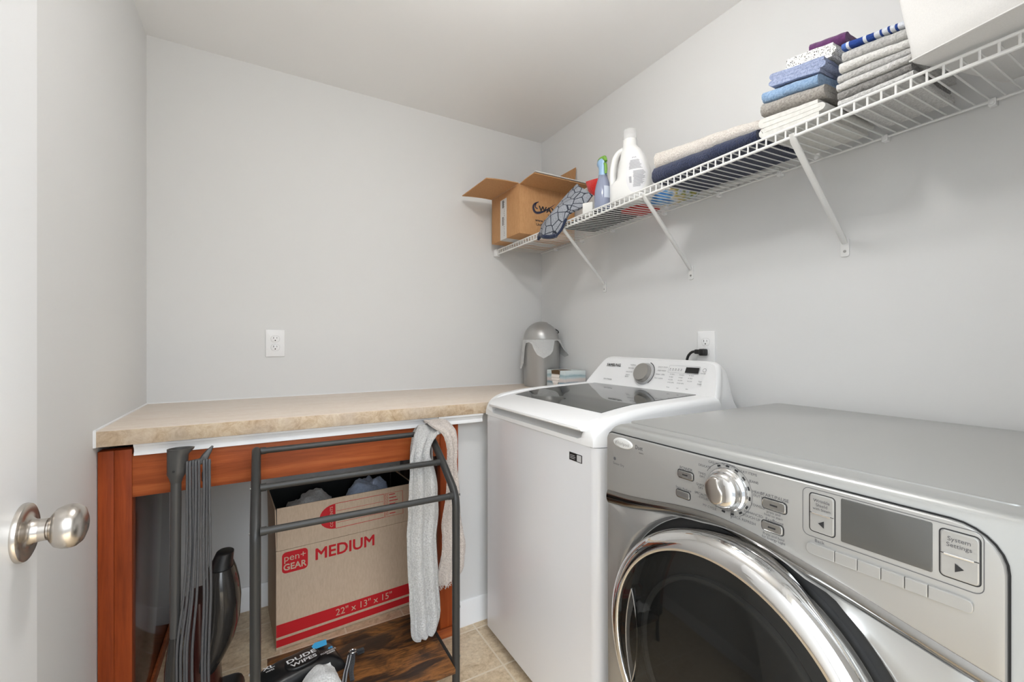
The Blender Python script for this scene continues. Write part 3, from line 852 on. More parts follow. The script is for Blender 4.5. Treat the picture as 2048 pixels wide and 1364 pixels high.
# ------------------------------------------------------------------ towels
def fold_towel(name, label, mat, y0, y1, xf, xb, zb, h, layers=2, seed=1.0, amp=0.004, group=None, axis='x', ny=26, cat='towel', parent=None, rot=0.0, puff=0.0, nf=60.0):
    """a folded cloth: zigzag profile in depth and height, drawn out sideways.  zb and h are (at y0, at y1)."""
    hm = (h[0] + h[1]) / 2
    t = hm / layers
    L = []            # centre line in (d, z)
    depth = (xb - xf) if axis == 'x' else (y1 - y0)
    f, b = t * 0.55, depth - t * 0.5
    rnd = random.Random(int(seed * 100))
    cur = b
    for k in range(layers):
        zc = (k + 0.5) * t
        ff = f + rnd.uniform(0, 0.006) * (k > 0); bb = b - rnd.uniform(0, 0.01)
        if k % 2 == 0:
            seg = [(bb + (ff - bb) * i / 9, zc) for i in range(10)]
            L += seg
            if k < layers - 1:
                for i in range(1, 5):
                    a = math.pi * i / 5
                    L.append((ff - math.sin(a) * t * 0.5, zc + t * (1 - math.cos(a)) / 2))
        else:
            seg = [(ff + (bb - ff) * i / 9, zc) for i in range(10)]
            L += seg
            if k < layers - 1:
                for i in range(1, 5):
                    a = math.pi * i / 5
                    L.append((bb + math.sin(a) * t * 0.5, zc + t * (1 - math.cos(a)) / 2))
    m = len(L)
    th = t * 0.47
    up, dn_ = [], []
    for i in range(m):
        a, c = Vector(L[max(i - 1, 0)]), Vector(L[min(i + 1, m - 1)])
        e = (c - a).normalized(); nn = Vector((-e.y, e.x))
        # keep the fold's inside from crossing itself
        up.append(Vector(L[i]) + nn * th); dn_.append(Vector(L[i]) - nn * th)
    prof = up + list(reversed(dn_))
    k_ = len(prof)
    mb = MB()
    W0, W1 = (y0, y1) if axis == 'x' else (xf, xb)
    rings = []
    for j in range(ny + 1):
        s_ = j / ny; w = W0 + (W1 - W0) * s_
        ring = []
        for p in prof:
            d, z = p.x, p.y
            if axis == 'x':
                x, y = xf + d, w
            else:
                y, x = y1 - d, w
            q = (y - y0) / (y1 - y0)
            bul = 1 + puff * math.sin(math.pi * min(1, max(0, q))) * math.sin(math.pi * min(1, max(0, d / depth)))
            zz = zb[0] + (zb[1] - zb[0]) * q + z / hm * (h[0] + (h[1] - h[0]) * q) * bul + 0.016 * (x - SX) / (SB - SX)
            ring.append(Vector((x, y, zz)))
        rings.append(ring)
    V = [[mb.v(p) for p in r] for r in rings]
    for a, b2 in zip(V, V[1:]):
        for i in range(k_):
            j = (i + 1) % k_
            mb.f([a[i], a[j], b2[j], b2[i]])
    for r in (V[0], V[-1]):
        for i in range(m - 1):
            mb.f([r[i], r[i + 1], r[k_ - 2 - i], r[k_ - 1 - i]])
    sv = Vector((seed * 5.1, seed * 2.3, seed)); s0 = Vector((3.1, 1.7, 0.4))
    for v in mb.bm.verts:
        n1 = noise.noise_vector(v.co * 14 + s0); n2 = noise.noise_vector(v.co * nf + sv)
        edge = 1.0
        v.co += Vector((n1.x, n1.y, n1.z * 0.6)) * amp + n2 * amp * 0.36
    if rot:
        c = Vector(((xf + xb) / 2, (y0 + y1) / 2, 0))
        mb.move(Matrix.Translation(c) @ Matrix.Rotation(rot, 4, 'Z') @ Matrix.Translation(-c))
    return link(name, mb, mat, parent, smooth=60, label=None if parent else label, cat=None if parent else cat, group=group)

T_NAVY = cloth('navy_terry', (38, 50, 84), (22, 30, 54))
T_CREAM = cloth('cream_terry', (232, 226, 218), (206, 196, 186))
T_TAUPE = cloth('taupe_terry', (172, 167, 160), (132, 128, 122))
T_BLUE = cloth('sky_blue_terry', (152, 182, 214), (116, 148, 188))
T_PERI = cloth('periwinkle_terry', (168, 180, 210), (130, 144, 182))
T_WHITE = cloth('white_terry', (236, 235, 232), (212, 211, 207))
T_GREY = cloth('grey_terry', (204, 203, 201), (170, 169, 167))
T_DGREY = cloth('dark_grey_terry', (150, 148, 145), (110, 108, 106))
T_LGREY = cloth('light_grey_terry', (222, 221, 219), (194, 193, 190))
T_SHEET = cloth('pale_sheet_cotton', (220, 219, 214), (206, 205, 200), 90, 0.25, 0.002)
T_PURPLE = cloth('purple_jersey', (98, 52, 100), (76, 36, 80), 120, 0.3, 0.002)
def dotted():
    m = Mat('white_cotton_with_black_flecks', srgb(226, 226, 222), 0.9)
    vo = m.n('ShaderNodeTexVoronoi'); vo.inputs['Scale'].default_value = 230
    m.l(m.coord(), vo.inputs['Vector'])
    m.color(m.ramp(vo.outputs['Distance'], [(0.22, srgb(40, 40, 40)), (0.34, srgb(228, 228, 224))]))
    return m.m
T_DOT = dotted()
def striped():
    m = Mat('white_terry_with_blue_stripes', srgb(226, 226, 226), 0.95)
    tc = m.n('ShaderNodeTexCoord'); sp = m.n('ShaderNodeSeparateXYZ'); m.l(tc.outputs['Object'], sp.inputs[0])
    W, B, LB = srgb(216, 220, 228), srgb(34, 66, 140), srgb(70, 104, 178)
    mp = m.n('ShaderNodeMapRange'); mp.inputs['From Min'].default_value = 0.355; mp.inputs['From Max'].default_value = 0.515
    m.l(sp.outputs['Y'], mp.inputs['Value'])
    nd = m.n('ShaderNodeValToRGB'); nd.color_ramp.interpolation = 'CONSTANT'
    stops = [(0.0, W), (0.14, B), (0.22, W), (0.30, B), (0.33, W), (0.38, B), (0.41, W), (0.47, B), (0.50, W), (0.56, B), (0.65, W), (0.69, B), (0.86, W), (0.90, LB)]
    el = nd.color_ramp.elements
    el[0].position, el[0].color = stops[0]; el[1].position, el[1].color = stops[-1]
    for p, c in stops[1:-1]:
        e = el.new(p); e.color = c
    m.l(mp.outputs[0], nd.inputs['Fac']); m.color(nd.outputs['Color'])
    nf = m.noise(m.coord(), 260, 3, 0.6); m.bump(nf, 0.8, 0.004)
    return m.m
T_STRIPE = striped()

def base(y): return zlip(y) + 0.0085
fold_towel('towel', 'navy blue folded towel at the front of the shelf under the cream one', T_NAVY, 0.712, 1.085, 1.205, 1.462, (base(0.71), base(1.08)), (0.036, 0.060), 2, 1.3, 0.005)
fold_towel('towel', 'fluffy cream towel lying on top of the navy towel', T_CREAM, 0.724, 1.125, 1.258, 1.468, (1.794, 1.8165), (0.048, 0.074), 2, 2.1, 0.006, puff=0.12)
# bluish stack by the middle brace
fold_towel('folded_sheet', 'pale folded cotton sheet with layered edges, bottom of the bluish stack', T_SHEET, 0.545, 0.703, 1.203, 1.475, (base(0.55), base(0.70)), (0.040, 0.056), 4, 3.3, 0.0025, axis='y', cat='sheet', group=None)
fold_towel('towel', 'taupe grey towel lying on the pale folded sheet', T_TAUPE, 0.548, 0.702, 1.206, 1.478, (1.798, 1.8145), (0.034, 0.038), 2, 4.2, 0.004, rot=0.025, group='towels in the bluish stack')
fold_towel('towel', 'sky blue towel between the taupe towel and the periwinkle towel', T_BLUE, 0.556, 0.697, 1.21, 1.47, (1.834, 1.8545), (0.030, 0.034), 2, 5.4, 0.004, rot=-0.03, group='towels in the bluish stack')
fold_towel('towel', 'periwinkle towel with rolled edges above the sky blue towel', T_PERI, 0.550, 0.684, 1.208, 1.46, (1.866, 1.8905), (0.036, 0.034), 4, 6.7, 0.004, axis='y', rot=0.035, group='towels in the bluish stack')
fold_towel('folded_cloth', 'white cloth with black flecks under the purple garment', T_DOT, 0.532, 0.652, 1.235, 1.45, (1.902, 1.9215), (0.034, 0.034), 4, 7.1, 0.004, axis='y', cat='cloth')
fold_towel('folded_shirt', 'purple folded garment on top of the bluish stack', T_PURPLE, 0.528, 0.612, 1.27, 1.44, (1.940, 1.9535), (0.028, 0.032), 2, 8.6, 0.004, cat='clothing', axis='x')
# grey stack next to the fabric bin
gstack = [('light grey towel at the bottom of the grey stack beside the bin', T_LGREY, 0.0, 0.018), ('dark grey towel, second from the bottom of the grey stack', T_DGREY, 0.018, 0.040), ('fluffy pale grey towel above the dark grey one', T_LGREY, 0.040, 0.060),
          ('ribbed mid grey towel under the white towel', T_GREY, 0.060, 0.081), ('white towel in the middle of the grey stack', T_WHITE, 0.081, 0.104), ('thick grey towel under the blue striped one', T_GREY, 0.104, 0.132), ('white towel with blue stripes on top of the grey stack', T_STRIPE, 0.132, 0.150)]
for k, (lab, mt, a, b) in enumerate(gstack):
    yo = 0.006 * math.sin(k * 2.1); xo = 0.004 + 0.005 * (k % 2)
    z0 = zlip(0.45) + 0.0085
    fold_towel('towel', lab, mt, 0.378 + yo, 0.519 + yo * 0.5 - 0.004 * max(0, k - 3), SX + 0.012 + xo, 1.47 - 0.01 * (k % 3), (z0 + a * 0.86, z0 + a), ((b - a) * 0.88 - 0.0022, b - a - 0.0022), 2, 9.1 + k, 0.0036, rot=0.03 * math.sin(k * 1.9 + 0.5), group='towels in the grey stack')
# cloth ends seen from below between the wires
def crumple(name, label, cat, mat, c, s_, seed, amp=0.35, n=20):
    mb = MB()
    def fn(u, v):
        a, b = u * math.tau, (v - 0.5) * math.pi
        p = Vector((math.cos(a) * math.cos(b), math.sin(a) * math.cos(b), math.sin(b)))
        d = 1 + amp * (noise.noise(p * 1.9 + Vector((seed, 0, 0))) + 0.5 * noise.noise(p * 4.1 + Vector((seed, 3, 0))))
        q = Vector((p.x * s_[0], p.y * s_[1], p.z * s_[2])) * d
        q.z = max(q.z, -s_[2] * 0.72)
        return Vector(c) + q
    mb.grid(fn, n * 2, n, True)
    bmesh.ops.remove_doubles(mb.bm, verts=mb.bm.verts[:], dist=1e-6)
    return link(name, mb, mat, smooth=80, label=label, cat=cat)

# white fabric bin hanging over the shelf's front
BINM = cloth('white_canvas', (222, 221, 219), (217, 216, 214), 420, 0.15, 0.001)
bn = thing('fabric_bin', 'white canvas storage bin overhanging the front of the wire shelf', 'storage bin', (1.28, 0.18, 1.753))
ca, sa = math.cos(math.radians(12)), math.sin(math.radians(12))
def binp(a, b, z):      # a along the front (towards the camera side), b into the shelf
    return Vector((1.153 - a * sa + b * ca, 0.366 - a * ca - b * sa, z))
def bin_ring(z, t, inset=0.0, r=0.012):
    L, D = 0.315, 0.32
    o = rrect(-t + inset, L + t * 0.4 - inset, -t * 0.6 + inset, D + t * 0.2 - inset, max(r - inset * 0.5, 0.002), 4)
    pts = []
    m = len(o)
    for (a, b), (c, d) in zip(o, o[1:] + o[:1]):
        steps = 8 if math.hypot(c - a, d - b) > 0.1 else 1
        for k in range(steps):
            q = k / steps
            pts.append(binp(a + (c - a) * q, b + (d - b) * q, z))
    return pts
mb = MB()
zb_ = 1.7615
rings = [bin_ring(zb_ + 0.0, 0.0, 0.003), bin_ring(zb_ + 0.003, 0.0), bin_ring(zb_ + 0.04, 0.004), bin_ring(zb_ + 0.1, 0.012), bin_ring(zb_ + 0.18, 0.023), bin_ring(zb_ + 0.28, 0.036), bin_ring(zb_ + 0.28, 0.036, 0.004), bin_ring(zb_ + 0.18, 0.023, 0.004), bin_ring(zb_ + 0.01, 0.0, 0.004)]
mb.loft(rings, True, True, True)
mb.noise(0.003, 9, 2.0)
for v in mb.bm.verts: v.co.z += 0.051 * (v.co.x - 1.13)
link('body', mb, BINM, bn, smooth=50)
mb = MB(); mb.tube([binp(a, -0.0005, zb_ + 0.003 + 0.051 * (binp(a, 0, 0).x - 1.13)) for a in (0.0, 0.1, 0.2, 0.3, 0.315)], 0.0022, 6)
link('piping', mb, BINM, bn)

# ------------------------------------------------------------------ cardboard box with logo
bx = thing('cardboard_box', 'open brown cardboard box with taped side at the far end of the shelf', 'box', (1.32, 2.06, 1.75))
X0, X1, Y0, Y1, Z0, Z1 = 1.142, 1.500, 1.913, 2.218, 1.7535, 2.008
t = 0.004
mb = MB()
mb.box(X0, X1, Y0, Y1, Z0, Z0 + t, bevel=0.0008)
mb.box(X0, X0 + t, Y0, Y1, Z0 + t, Z1, bevel=0.001); mb.box(X1 - t, X1, Y0, Y1, Z0 + t, Z1, bevel=0.001)
mb.box(X0 + t, X1 - t, Y0, Y0 + t, Z0 + t, Z1, bevel=0.001); mb.box(X0 + t, X1 - t, Y1 - t, Y1, Z0 + t, Z1, bevel=0.001)
bbody = link('body', mb, CARD, bx)
def flap(name, hinge0, hinge1, out, th=0.004, sub=None):
    h0, h1, o = Vector(hinge0), Vector(hinge1), Vector(out)
    nn = (h1 - h0).cross(o).normalized() * th
    mb = MB()
    def ring(q, e):
        a = h0 + (h1 - h0) * e + o * q; b = h1 + (h0 - h1) * e + o * q
        bend = Vector((0, 0, 0.004 * math.sin(q * 3)))
        return [a + bend, b + bend, b + bend + nn, a + bend + nn]
    mb.loft([ring(q, 0.004) for q in (0.0, 0.05, 0.35, 0.7, 1.0)])
    return link(name, mb, CARD, bx)
flap('flap', (X0, Y0 + 0.003, Z1), (X0, Y1, Z1), (-0.185, 0, -0.010))
fl = flap('flap', (X0 + 0.003, Y0, Z1 - 0.001), (X1 - 0.003, Y0, Z1 - 0.001), (0, -0.138, 0.010))
flap('flap', (X1 - 0.003, Y0 + 0.002, Z1), (X1 - 0.003, Y1 - 0.002, Z1), (0.012, 0, 0.155))
flap('flap', (X0 + 0.008, Y1 - t - 0.002, Z1 - 0.004), (X1 - 0.008, Y1 - t - 0.002, Z1 - 0.004), (0, -0.05, -0.14))
TAPE = Mat('white_packing_tape', srgb(216, 216, 214), 0.25).m
LF = Frame((X0, 0, 0), (0, -1, 0), (0, 0, 1))
mb = MB(); mb.prism(rrect(-2.114, -2.044, Z0 + 0.001, 1.972, 0.0005, 1), LF, 0.0, 0.0006)
mb.box(X0 + 0.0, X1 - 0.02, 2.044, 2.114, Z0 - 0.0006, Z0)
tp = link('tape', mb, TAPE, bx)
mb = MB()
rnd = random.Random(4)
for (z0_, z1_, x0_, x1_) in ((1.83, 1.875, -2.09, -2.078), (1.925, 1.965, -2.09, -2.074)):
    z = z0_
    while z < z1_:
        d = rnd.uniform(0.004, 0.007); mb.rect(LF, x0_, x1_, z, z + d * 0.75, 0.0010); z += d
for k in range(16):
    z = 1.77 + k * 0.012
    mb.rect(LF, -2.072 + 0.002 * (k % 2), -2.069 + 0.002 * (k % 2), z, z + rnd.uniform(0.004, 0.009), 0.0010)
link('print', mb, INK_DARK, tp, smooth=0)
mb = MB()
mb.box(X0 + 0.006, X1 - 0.006, Y0 - 0.146, Y0 - 0.128, Z1 + 0.0125, Z1 + 0.0165, bevel=0.001)
link('tape', mb, TAPE, bx)
WF = Frame((0, Y0, 0), (1, 0, 0), (0, 0, 1))
mb = MB()
mb.text('WAYNE', WF, 0.028, 1.262, 1.897, 'L', sx=1.15, bold=True)
mb.text('WAYNE', WF, 0.028, 1.2635, 1.8975, 'L', sx=1.15, bold=True, h=0.0007)
mb.text('Works', WF, 0.016, 1.320, 1.866, 'L', sx=1.1, bold=True)
mb.text('www.Wayne', WF, 0.0145, 1.240, 1.834, 'L', sx=1.1, bold=True)
mb.text('Uniforms', WF, 0.0135, 1.247, 1.812, 'L', sx=1.1, bold=True)
link('lettering', mb, plain('black_box_print', (40, 38, 42), 0.8), bbody, smooth=0)
mb = MB()
sw = cr([(1.262, 1.932, 0), (1.234, 1.914, 0), (1.229, 1.890, 0), (1.246, 1.872, 0), (1.285, 1.882, 0), (1.33, 1.908, 0), (1.372, 1.938, 0)], 8)
n_ = len(sw)
for i in range(n_ - 1):
    w0 = 0.012 * math.sin(math.pi * (0.06 + 0.94 * i / n_)) * 1.5 * (1 - i / n_ * 0.5); w1 = 0.012 * math.sin(math.pi * (0.06 + 0.94 * (i + 1) / n_)) * 1.5 * (1 - (i + 1) / n_ * 0.5)
    a, b = sw[i], sw[i + 1]
    e = (b - a).normalized(); q = Vector((-e.y, e.x, 0))
    mb.poly(WF, [((a - q * w0 * 0.5).x, (a - q * w0 * 0.5).y), ((b - q * w1 * 0.5).x, (b - q * w1 * 0.5).y), ((b + q * w1 * 0.5).x, (b + q * w1 * 0.5).y), ((a + q * w0 * 0.5).x, (a + q * w0 * 0.5).y)], 0.0003)
sw2 = cr([(1.247, 1.925, 0), (1.241, 1.902, 0), (1.256, 1.893, 0)], 6)
mb.line(WF, [(p.x, p.y) for p in sw2], 0.006, 0.0003)
link('logo', mb, NAVY_INK, bbody, smooth=0)
FLF = Frame((0, Y0, Z1 - 0.0015), (1, 0, 0), (0, 0.138, -0.010))
mb = MB()
for k in range(4):
    for q in range(5):
        mb.rect(FLF, 1.215 + 0.024 * q + 0.004 * k, 1.215 + 0.024 * q + 0.016 + 0.005 * ((q + k) % 2), -0.050 - 0.017 * k, -0.044 - 0.017 * k, 0.0055)
link('print', mb, plain('faded_box_print', (104, 74, 48), 0.9), fl, smooth=0)

# ------------------------------------------------------------------ bottles
sb = thing('detergent_bottle', 'white laundry detergent jug with clear cap and handle', 'bottle', (1.285, 1.278, deckz(1.285, 1.278)))
zb0 = deckz(1.36, 1.35) + 0.001
SW = Vector((0.45, -0.893, 0)).normalized(); SD = Vector((0.893, 0.45, 0)).normalized()
SC = Vector((1.285, 1.276, zb0))
SEC = [(0.0, -0.072, 0.074, 0.040), (0.004, -0.079, 0.080, 0.046), (0.012, -0.083, 0.083, 0.049), (0.06, -0.083, 0.083, 0.050), (0.078, -0.076, 0.0825, 0.050), (0.090, -0.058, 0.081, 0.050), (0.105, -0.050, 0.079, 0.049), (0.135, -0.047, 0.073, 0.047), (0.165, -0.042, 0.063, 0.044), (0.190, -0.037, 0.051, 0.040), (0.210, -0.034, 0.038, 0.036), (0.222, -0.032, 0.027, 0.030), (0.228, -0.031, 0.023, 0.027), (0.252, -0.031, 0.023, 0.027)]
def sec_at(z):
    for a, b in zip(SEC, SEC[1:]):
        if z <= b[0]:
            q = (z - a[0]) / (b[0] - a[0]); return [a[i] + (b[i] - a[i]) * q for i in (1, 2, 3)]
    return list(SEC[-1][1:])
def spow(c, n): return math.copysign(abs(c) ** (2 / n), c)
def bottle_ring(z, n=44):
    l, r, d = sec_at(z); ex = 2.7 if z < 0.21 else 2.0
    return [SC + SW * ((l + r) / 2 + (r - l) / 2 * spow(math.cos(k * math.tau / n), ex)) + SD * (d * spow(math.sin(k * math.tau / n), ex)) + Vector((0, 0, z)) for k in range(n)]
zs = [0, 0.002, 0.004, 0.008, 0.012, 0.03, 0.06, 0.07, 0.078, 0.084, 0.09, 0.097, 0.105, 0.12, 0.135, 0.15, 0.165, 0.178, 0.19, 0.2, 0.21, 0.217, 0.222, 0.228, 0.240, 0.252]
mb = MB(); mb.loft([bottle_ring(z) for z in zs])
hp = cr([(-0.026, 0, 0.214), (-0.045, 0, 0.208), (-0.062, 0, 0.188), (-0.071, 0, 0.155), (-0.074, 0, 0.115), (-0.072, 0, 0.07), (-0.068, 0, 0.05)], 6)
mb.tube([SC + SW * p.x + Vector((0, 0, p.z)) for p in hp], 0.0138, 14, up=tuple(SD), flat=1.55)
jug = link('body', mb, Mat('white_hdpe', srgb(232, 232, 230), 0.32, Subsurface_Weight=0.0).m, sb, smooth=50)
def lab_fn(u, v):
    a = (v - 0.5) * 2; hw = 0.040 * math.sqrt(max(0, 1 - a * a)) * (1.0 if a < 0 else 1 - 0.25 * a)
    x = 0.036 - 0.010 * max(0, a) + (u - 0.5) * 2 * hw; z = 0.098 + a * 0.078
    l, r, d = sec_at(z); c = (l + r) / 2; w = (r - l) / 2
    q = min(0.985, abs((x - c) / w)); dd = d * (1 - q ** 2.7) ** (1 / 2.7)
    return SC + SW * x - SD * (dd + 0.0007) + Vector((0, 0, z))
mb = MB(); mb.grid(lab_fn, 14, 24)
lb = link('label', mb, plain('label_paper', (226, 226, 228), 0.4), jug, smooth=80)
mb = MB()
def lab_rect(u0, u1, v0, v1):
    P = []
    n2 = 4
    A = [lab_fn(u0 + (u1 - u0) * k / n2, v0) for k in range(n2 + 1)]; B = [lab_fn(u0 + (u1 - u0) * k / n2, v1) for k in range(n2 + 1)]
    off = -SD * 0.0006
    for k in range(n2):
        mb.faces([A[k] + off, A[k + 1] + off, B[k + 1] + off, B[k] + off], [(0, 1, 2, 3)])
rnd = random.Random(7)
for k in range(34):
    v0 = 0.16 + k * 0.0205
    if 0.555 < v0 < 0.60: continue
    u0, u1 = (0.14, 0.88) if v0 > 0.6 else ((0.36, 0.93) if 0.22 < v0 else (0.3, 0.8))
    lab_rect(u0 + rnd.uniform(0, 0.04), u1 - rnd.uniform(0, 0.12), v0, v0 + 0.009)
for k in range(9): lab_rect(0.16, 0.28, 0.27 + k * 0.018, 0.281 + k * 0.018)
for k in range(3): lab_rect(0.30 + 0.16 * k, 0.36 + 0.16 * k, 0.89, 0.925)
link('print', mb, plain('label_grey_print', (128, 128, 136), 0.6), lb, smooth=0)
_cl = Mat('clear_plastic', (0.93, 0.93, 0.93, 1), 0.12)
_ct = _cl.n('ShaderNodeBsdfTransparent'); _cm = _cl.n('ShaderNodeMixShader'); _cm.inputs[0].default_value = 0.26
_cl.l(_ct.outputs[0], _cm.inputs[1]); _cl.l(_cl.b.outputs[0], _cm.inputs[2]); _cl.l(_cm.outputs[0], _cl.t.nodes['Material Output'].inputs['Surface'])
CLEAR = _cl.m
mb = MB(); cc = SC + SW * (-0.004) + Vector((0, 0, 0.250))
mb.lathe([(0.0265, 0.0), (0.0268, 0.004), (0.0255, 0.040), (0.0250, 0.0415), (0.0, 0.0415)], cc, (0, 0, 1), 36, False, True)
mb.lathe([(0.0250, 0.0), (0.0242, 0.0395), (0.0, 0.0398)], cc, (0, 0, 1), 36, False, True)
link('cap', mb, CLEAR, sb)

sp_ = thing('spray_bottle', 'blue spray bottle with green trigger next to the white jug', 'bottle', (1.238, 1.388, deckz(1.24, 1.39)))
SP = Vector((1.238, 1.388, deckz(1.275, 1.36) + 0.001))
mb = MB(); mb.lathe([(0.030, 0.0), (0.0345, 0.003), (0.0355, 0.010), (0.0362, 0.03), (0.0358, 0.055), (0.0335, 0.08), (0.029, 0.102), (0.0235, 0.120), (0.0195, 0.134), (0.0178, 0.146)], SP, (0, 0, 1), 40)
LIQ = Mat('lavender_translucent_plastic', srgb(168, 176, 200), 0.12, Transmission_Weight=0.35, IOR=1.4).m
link('body', mb, LIQ, sp_)
mb = MB()
hx = Vector((0.30, 0.95, 0)).normalized()          # the nozzle points along the wall, away from the jug
def head_ring(z, a, b, w):
    n = 24
    return [SP + hx * ((a + b) / 2 + (b - a) / 2 * math.cos(k * math.tau / n)) + hx.cross(Vector((0, 0, 1))) * (w * math.sin(k * math.tau / n)) + Vector((0, 0, z)) for k in range(n)]
mb.loft([head_ring(0.140, -0.019, 0.019, 0.0185), head_ring(0.165, -0.0165, 0.018, 0.017), head_ring(0.180, -0.017, 0.024, 0.017), head_ring(0.190, -0.019, 0.037, 0.0178), head_ring(0.199, -0.020, 0.044, 0.0178), head_ring(0.209, -0.020, 0.043, 0.016)])
link('sprayer', mb, Mat('pale_blue_plastic', srgb(150, 184, 216), 0.3).m, sp_)
GREEN = plain('green_plastic', (112, 158, 62), 0.35)
mb = MB()
mb.loft([head_ring(0.2088, -0.0205, 0.043, 0.0165), head_ring(0.2150, -0.019, 0.038, 0.0155), head_ring(0.2200, -0.012, 0.027, 0.011), head_ring(0.2215, -0.004, 0.012, 0.005)])
mb.tube([SP + hx * -0.012 + Vector((0, 0, 0.211)), SP + hx * -0.026 + Vector((0, 0, 0.200)), SP + hx * -0.029 + Vector((0, 0, 0.192))], [0.011, 0.007, 0.006], 10)
mb.tube([SP + hx * -0.019 + Vector((0, 0, 0.186)), SP + hx * -0.0265 + Vector((0, 0, 0.178)), SP + hx * -0.029 + Vector((0, 0, 0.16)), SP + hx * -0.027 + Vector((0, 0, 0.142))], [0.006, 0.0065, 0.0065, 0.005], 10)
link('trigger', mb, GREEN, sp_)
mb = MB(); ln = Vector((-0.15, -0.99, 0)).normalized(); lw = Vector((-ln.y, ln.x, 0))
def spl(u, v):
    a = (u - 0.5) * 0.9; z = 0.040 + v * 0.050
    r = lerp_table([(0.03, 0.0362), (0.055, 0.0358), (0.08, 0.0335), (0.102, 0.029)], z) + 0.0005
    return SP + (ln * math.cos(a) + lw * math.sin(a)) * r + Vector((0, 0, z))
mb.grid(spl, 10, 6)
link('label', mb, plain('pale_label', (196, 204, 218), 0.4), sp_, smooth=80)

pk = MB(); pk.box(-0.023, 0.023, -0.012, 0.012, 0, 0.056, bevel=0.003)
pk.move(Matrix.Translation((1.238, 1.482, deckz(1.25, 1.46) + 0.001)) @ Matrix.Rotation(math.radians(-62), 4, 'Z'))
link('paper_packet', pk, plain('white_paper', (232, 231, 226), 0.7), label='small white packet standing between the oven mitt and the spray bottle', cat='packet')

# blue and white bag lying flat behind the jug
def bag_mat():
    m = Mat('blue_white_bag_film', srgb(90, 150, 205), 0.25)
    a = m.noise(m.coord(scale=(1.0, 0.7, 1)), 16, 2, 0.5)
    m.color(m.ramp(a, [(0.34, srgb(50, 110, 175)), (0.42, srgb(110, 165, 215)), (0.50, srgb(226, 230, 232)), (0.56, srgb(214, 190, 120)), (0.60, srgb(140, 150, 80)), (0.66, srgb(224, 228, 232)), (0.74, srgb(90, 150, 208))]))
    return m.m
def soft_slab(name, label, cat, mat, c, s_, rot=0.0, r=None, n=16, amp=0.004, seed=1.0, parent=None, fr=9.0, lift=None, smooth=70):
    """rounded cushion: c centre of the underside, s_ full sizes"""
    hx_, hy_, hz_ = s_[0] / 2, s_[1] / 2, s_[2] / 2
    r = r or hz_ * 0.98
    mb = MB()
    seen = {}
    def vert(p):
        key = tuple(round(q, 5) for q in p)
        if key in seen: return seen[key]
        q = Vector((p[0] * hx_, p[1] * hy_, p[2] * hz_))
        inn = Vector((max(-hx_ + r, min(hx_ - r, q.x)), max(-hy_ + r, min(hy_ - r, q.y)), max(-hz_ + r, min(hz_ - r, q.z))))
        d = q - inn
        if d.length > 1e-9: q = inn + d.normalized() * min(r, max(abs(d.x), abs(d.y), abs(d.z)))
        seen[key] = mb.v(q + Vector((0, 0, hz_)))
        return seen[key]
    def tt(i): 
        t_ = -1 + 2 * i / n
        return math.copysign(1 - (1 - abs(t_)) ** 1.35, t_)
    nz = max(4, n // 4)
    def tz(i): return -1 + 2 * i / nz
    for sgn in (-1, 1):
        for i in range(n):
            for j in range(n):
                q = [(tt(i), tt(j), sgn), (tt(i + 1), tt(j), sgn), (tt(i + 1), tt(j + 1), sgn), (tt(i), tt(j + 1), sgn)]
                mb.f([vert(p) for p in q])
        for i in range(n):
            for j in range(nz):
                mb.f([vert(p) for p in ((tt(i), sgn, tz(j)), (tt(i + 1), sgn, tz(j)), (tt(i + 1), sgn, tz(j + 1)), (tt(i), sgn, tz(j + 1)))])
                mb.f([vert(p) for p in ((sgn, tt(i), tz(j)), (sgn, tt(i + 1), tz(j)), (sgn, tt(i + 1), tz(j + 1)), (sgn, tt(i), tz(j + 1)))])
    sv = Vector((seed * 3.1, seed * 1.7, seed))
    for v in mb.bm.verts:
        k = v.co.z / (2 * hz_)
        d = noise.noise_vector(v.co * fr + sv)
        v.co += Vector((d.x * amp, d.y * amp, d.z * amp * k * 1.5))
        if lift: v.co.z += lift(v.co.x, v.co.y)
    mb.move(Matrix.Translation(c) @ Matrix.Rotation(rot, 4, 'Z'))
    return link(name, mb, mat, parent, smooth=smooth, label=None if parent else label, cat=None if parent else cat)
soft_slab('plastic_bag', 'blue and white printed bag lying on the shelf behind the jug', 'bag', bag_mat(), (1.435, 1.192, deckz(1.435, 1.192) + 0.002), (0.11, 0.18, 0.045), 0.0, lift=lambda x, y: 0.051 * x, amp=0.005, seed=2.2)
soft_slab('paper_sheet', 'white folded paper lying on the shelf behind the navy towel', 'paper', plain('white_card_sheet', (226, 226, 224), 0.6), (1.4855, 0.94, deckz(1.4855, 0.94) + 0.002), (0.026, 0.26, 0.012), 0.0, amp=0.002, seed=3.1)

# ------------------------------------------------------------------ oven mitt over the lip and the cloths behind it
def net_mat(name, c, line, scale, loc=(0, 0, 0)):
    m = Mat(name, srgb(*c), 0.9)
    v = m.coord(loc=loc)
    vo = m.n('ShaderNodeTexVoronoi'); vo.feature = 'DISTANCE_TO_EDGE'; vo.inputs['Scale'].default_value = scale; vo.inputs['Randomness'].default_value = 0.7
    m.l(v, vo.inputs['Vector'])
    fleck = m.noise(m.coord(), 300, 3, 0.7)
    col = m.ramp(fleck, [(0.35, srgb(*[x * 0.72 for x in c])), (0.65, srgb(*c))])
    f = m.ramp(vo.outputs['Distance'], [(0.03, (1, 1, 1, 1)), (0.06, (0, 0, 0, 1))])
    m.color(m.mix(f, col, srgb(*line)))
    m.bump(vo.outputs['Distance'], 0.6, 0.006)
    return m.m
NET = net_mat('grey_cotton_with_navy_net', (168, 172, 180), (34, 40, 54), 25)
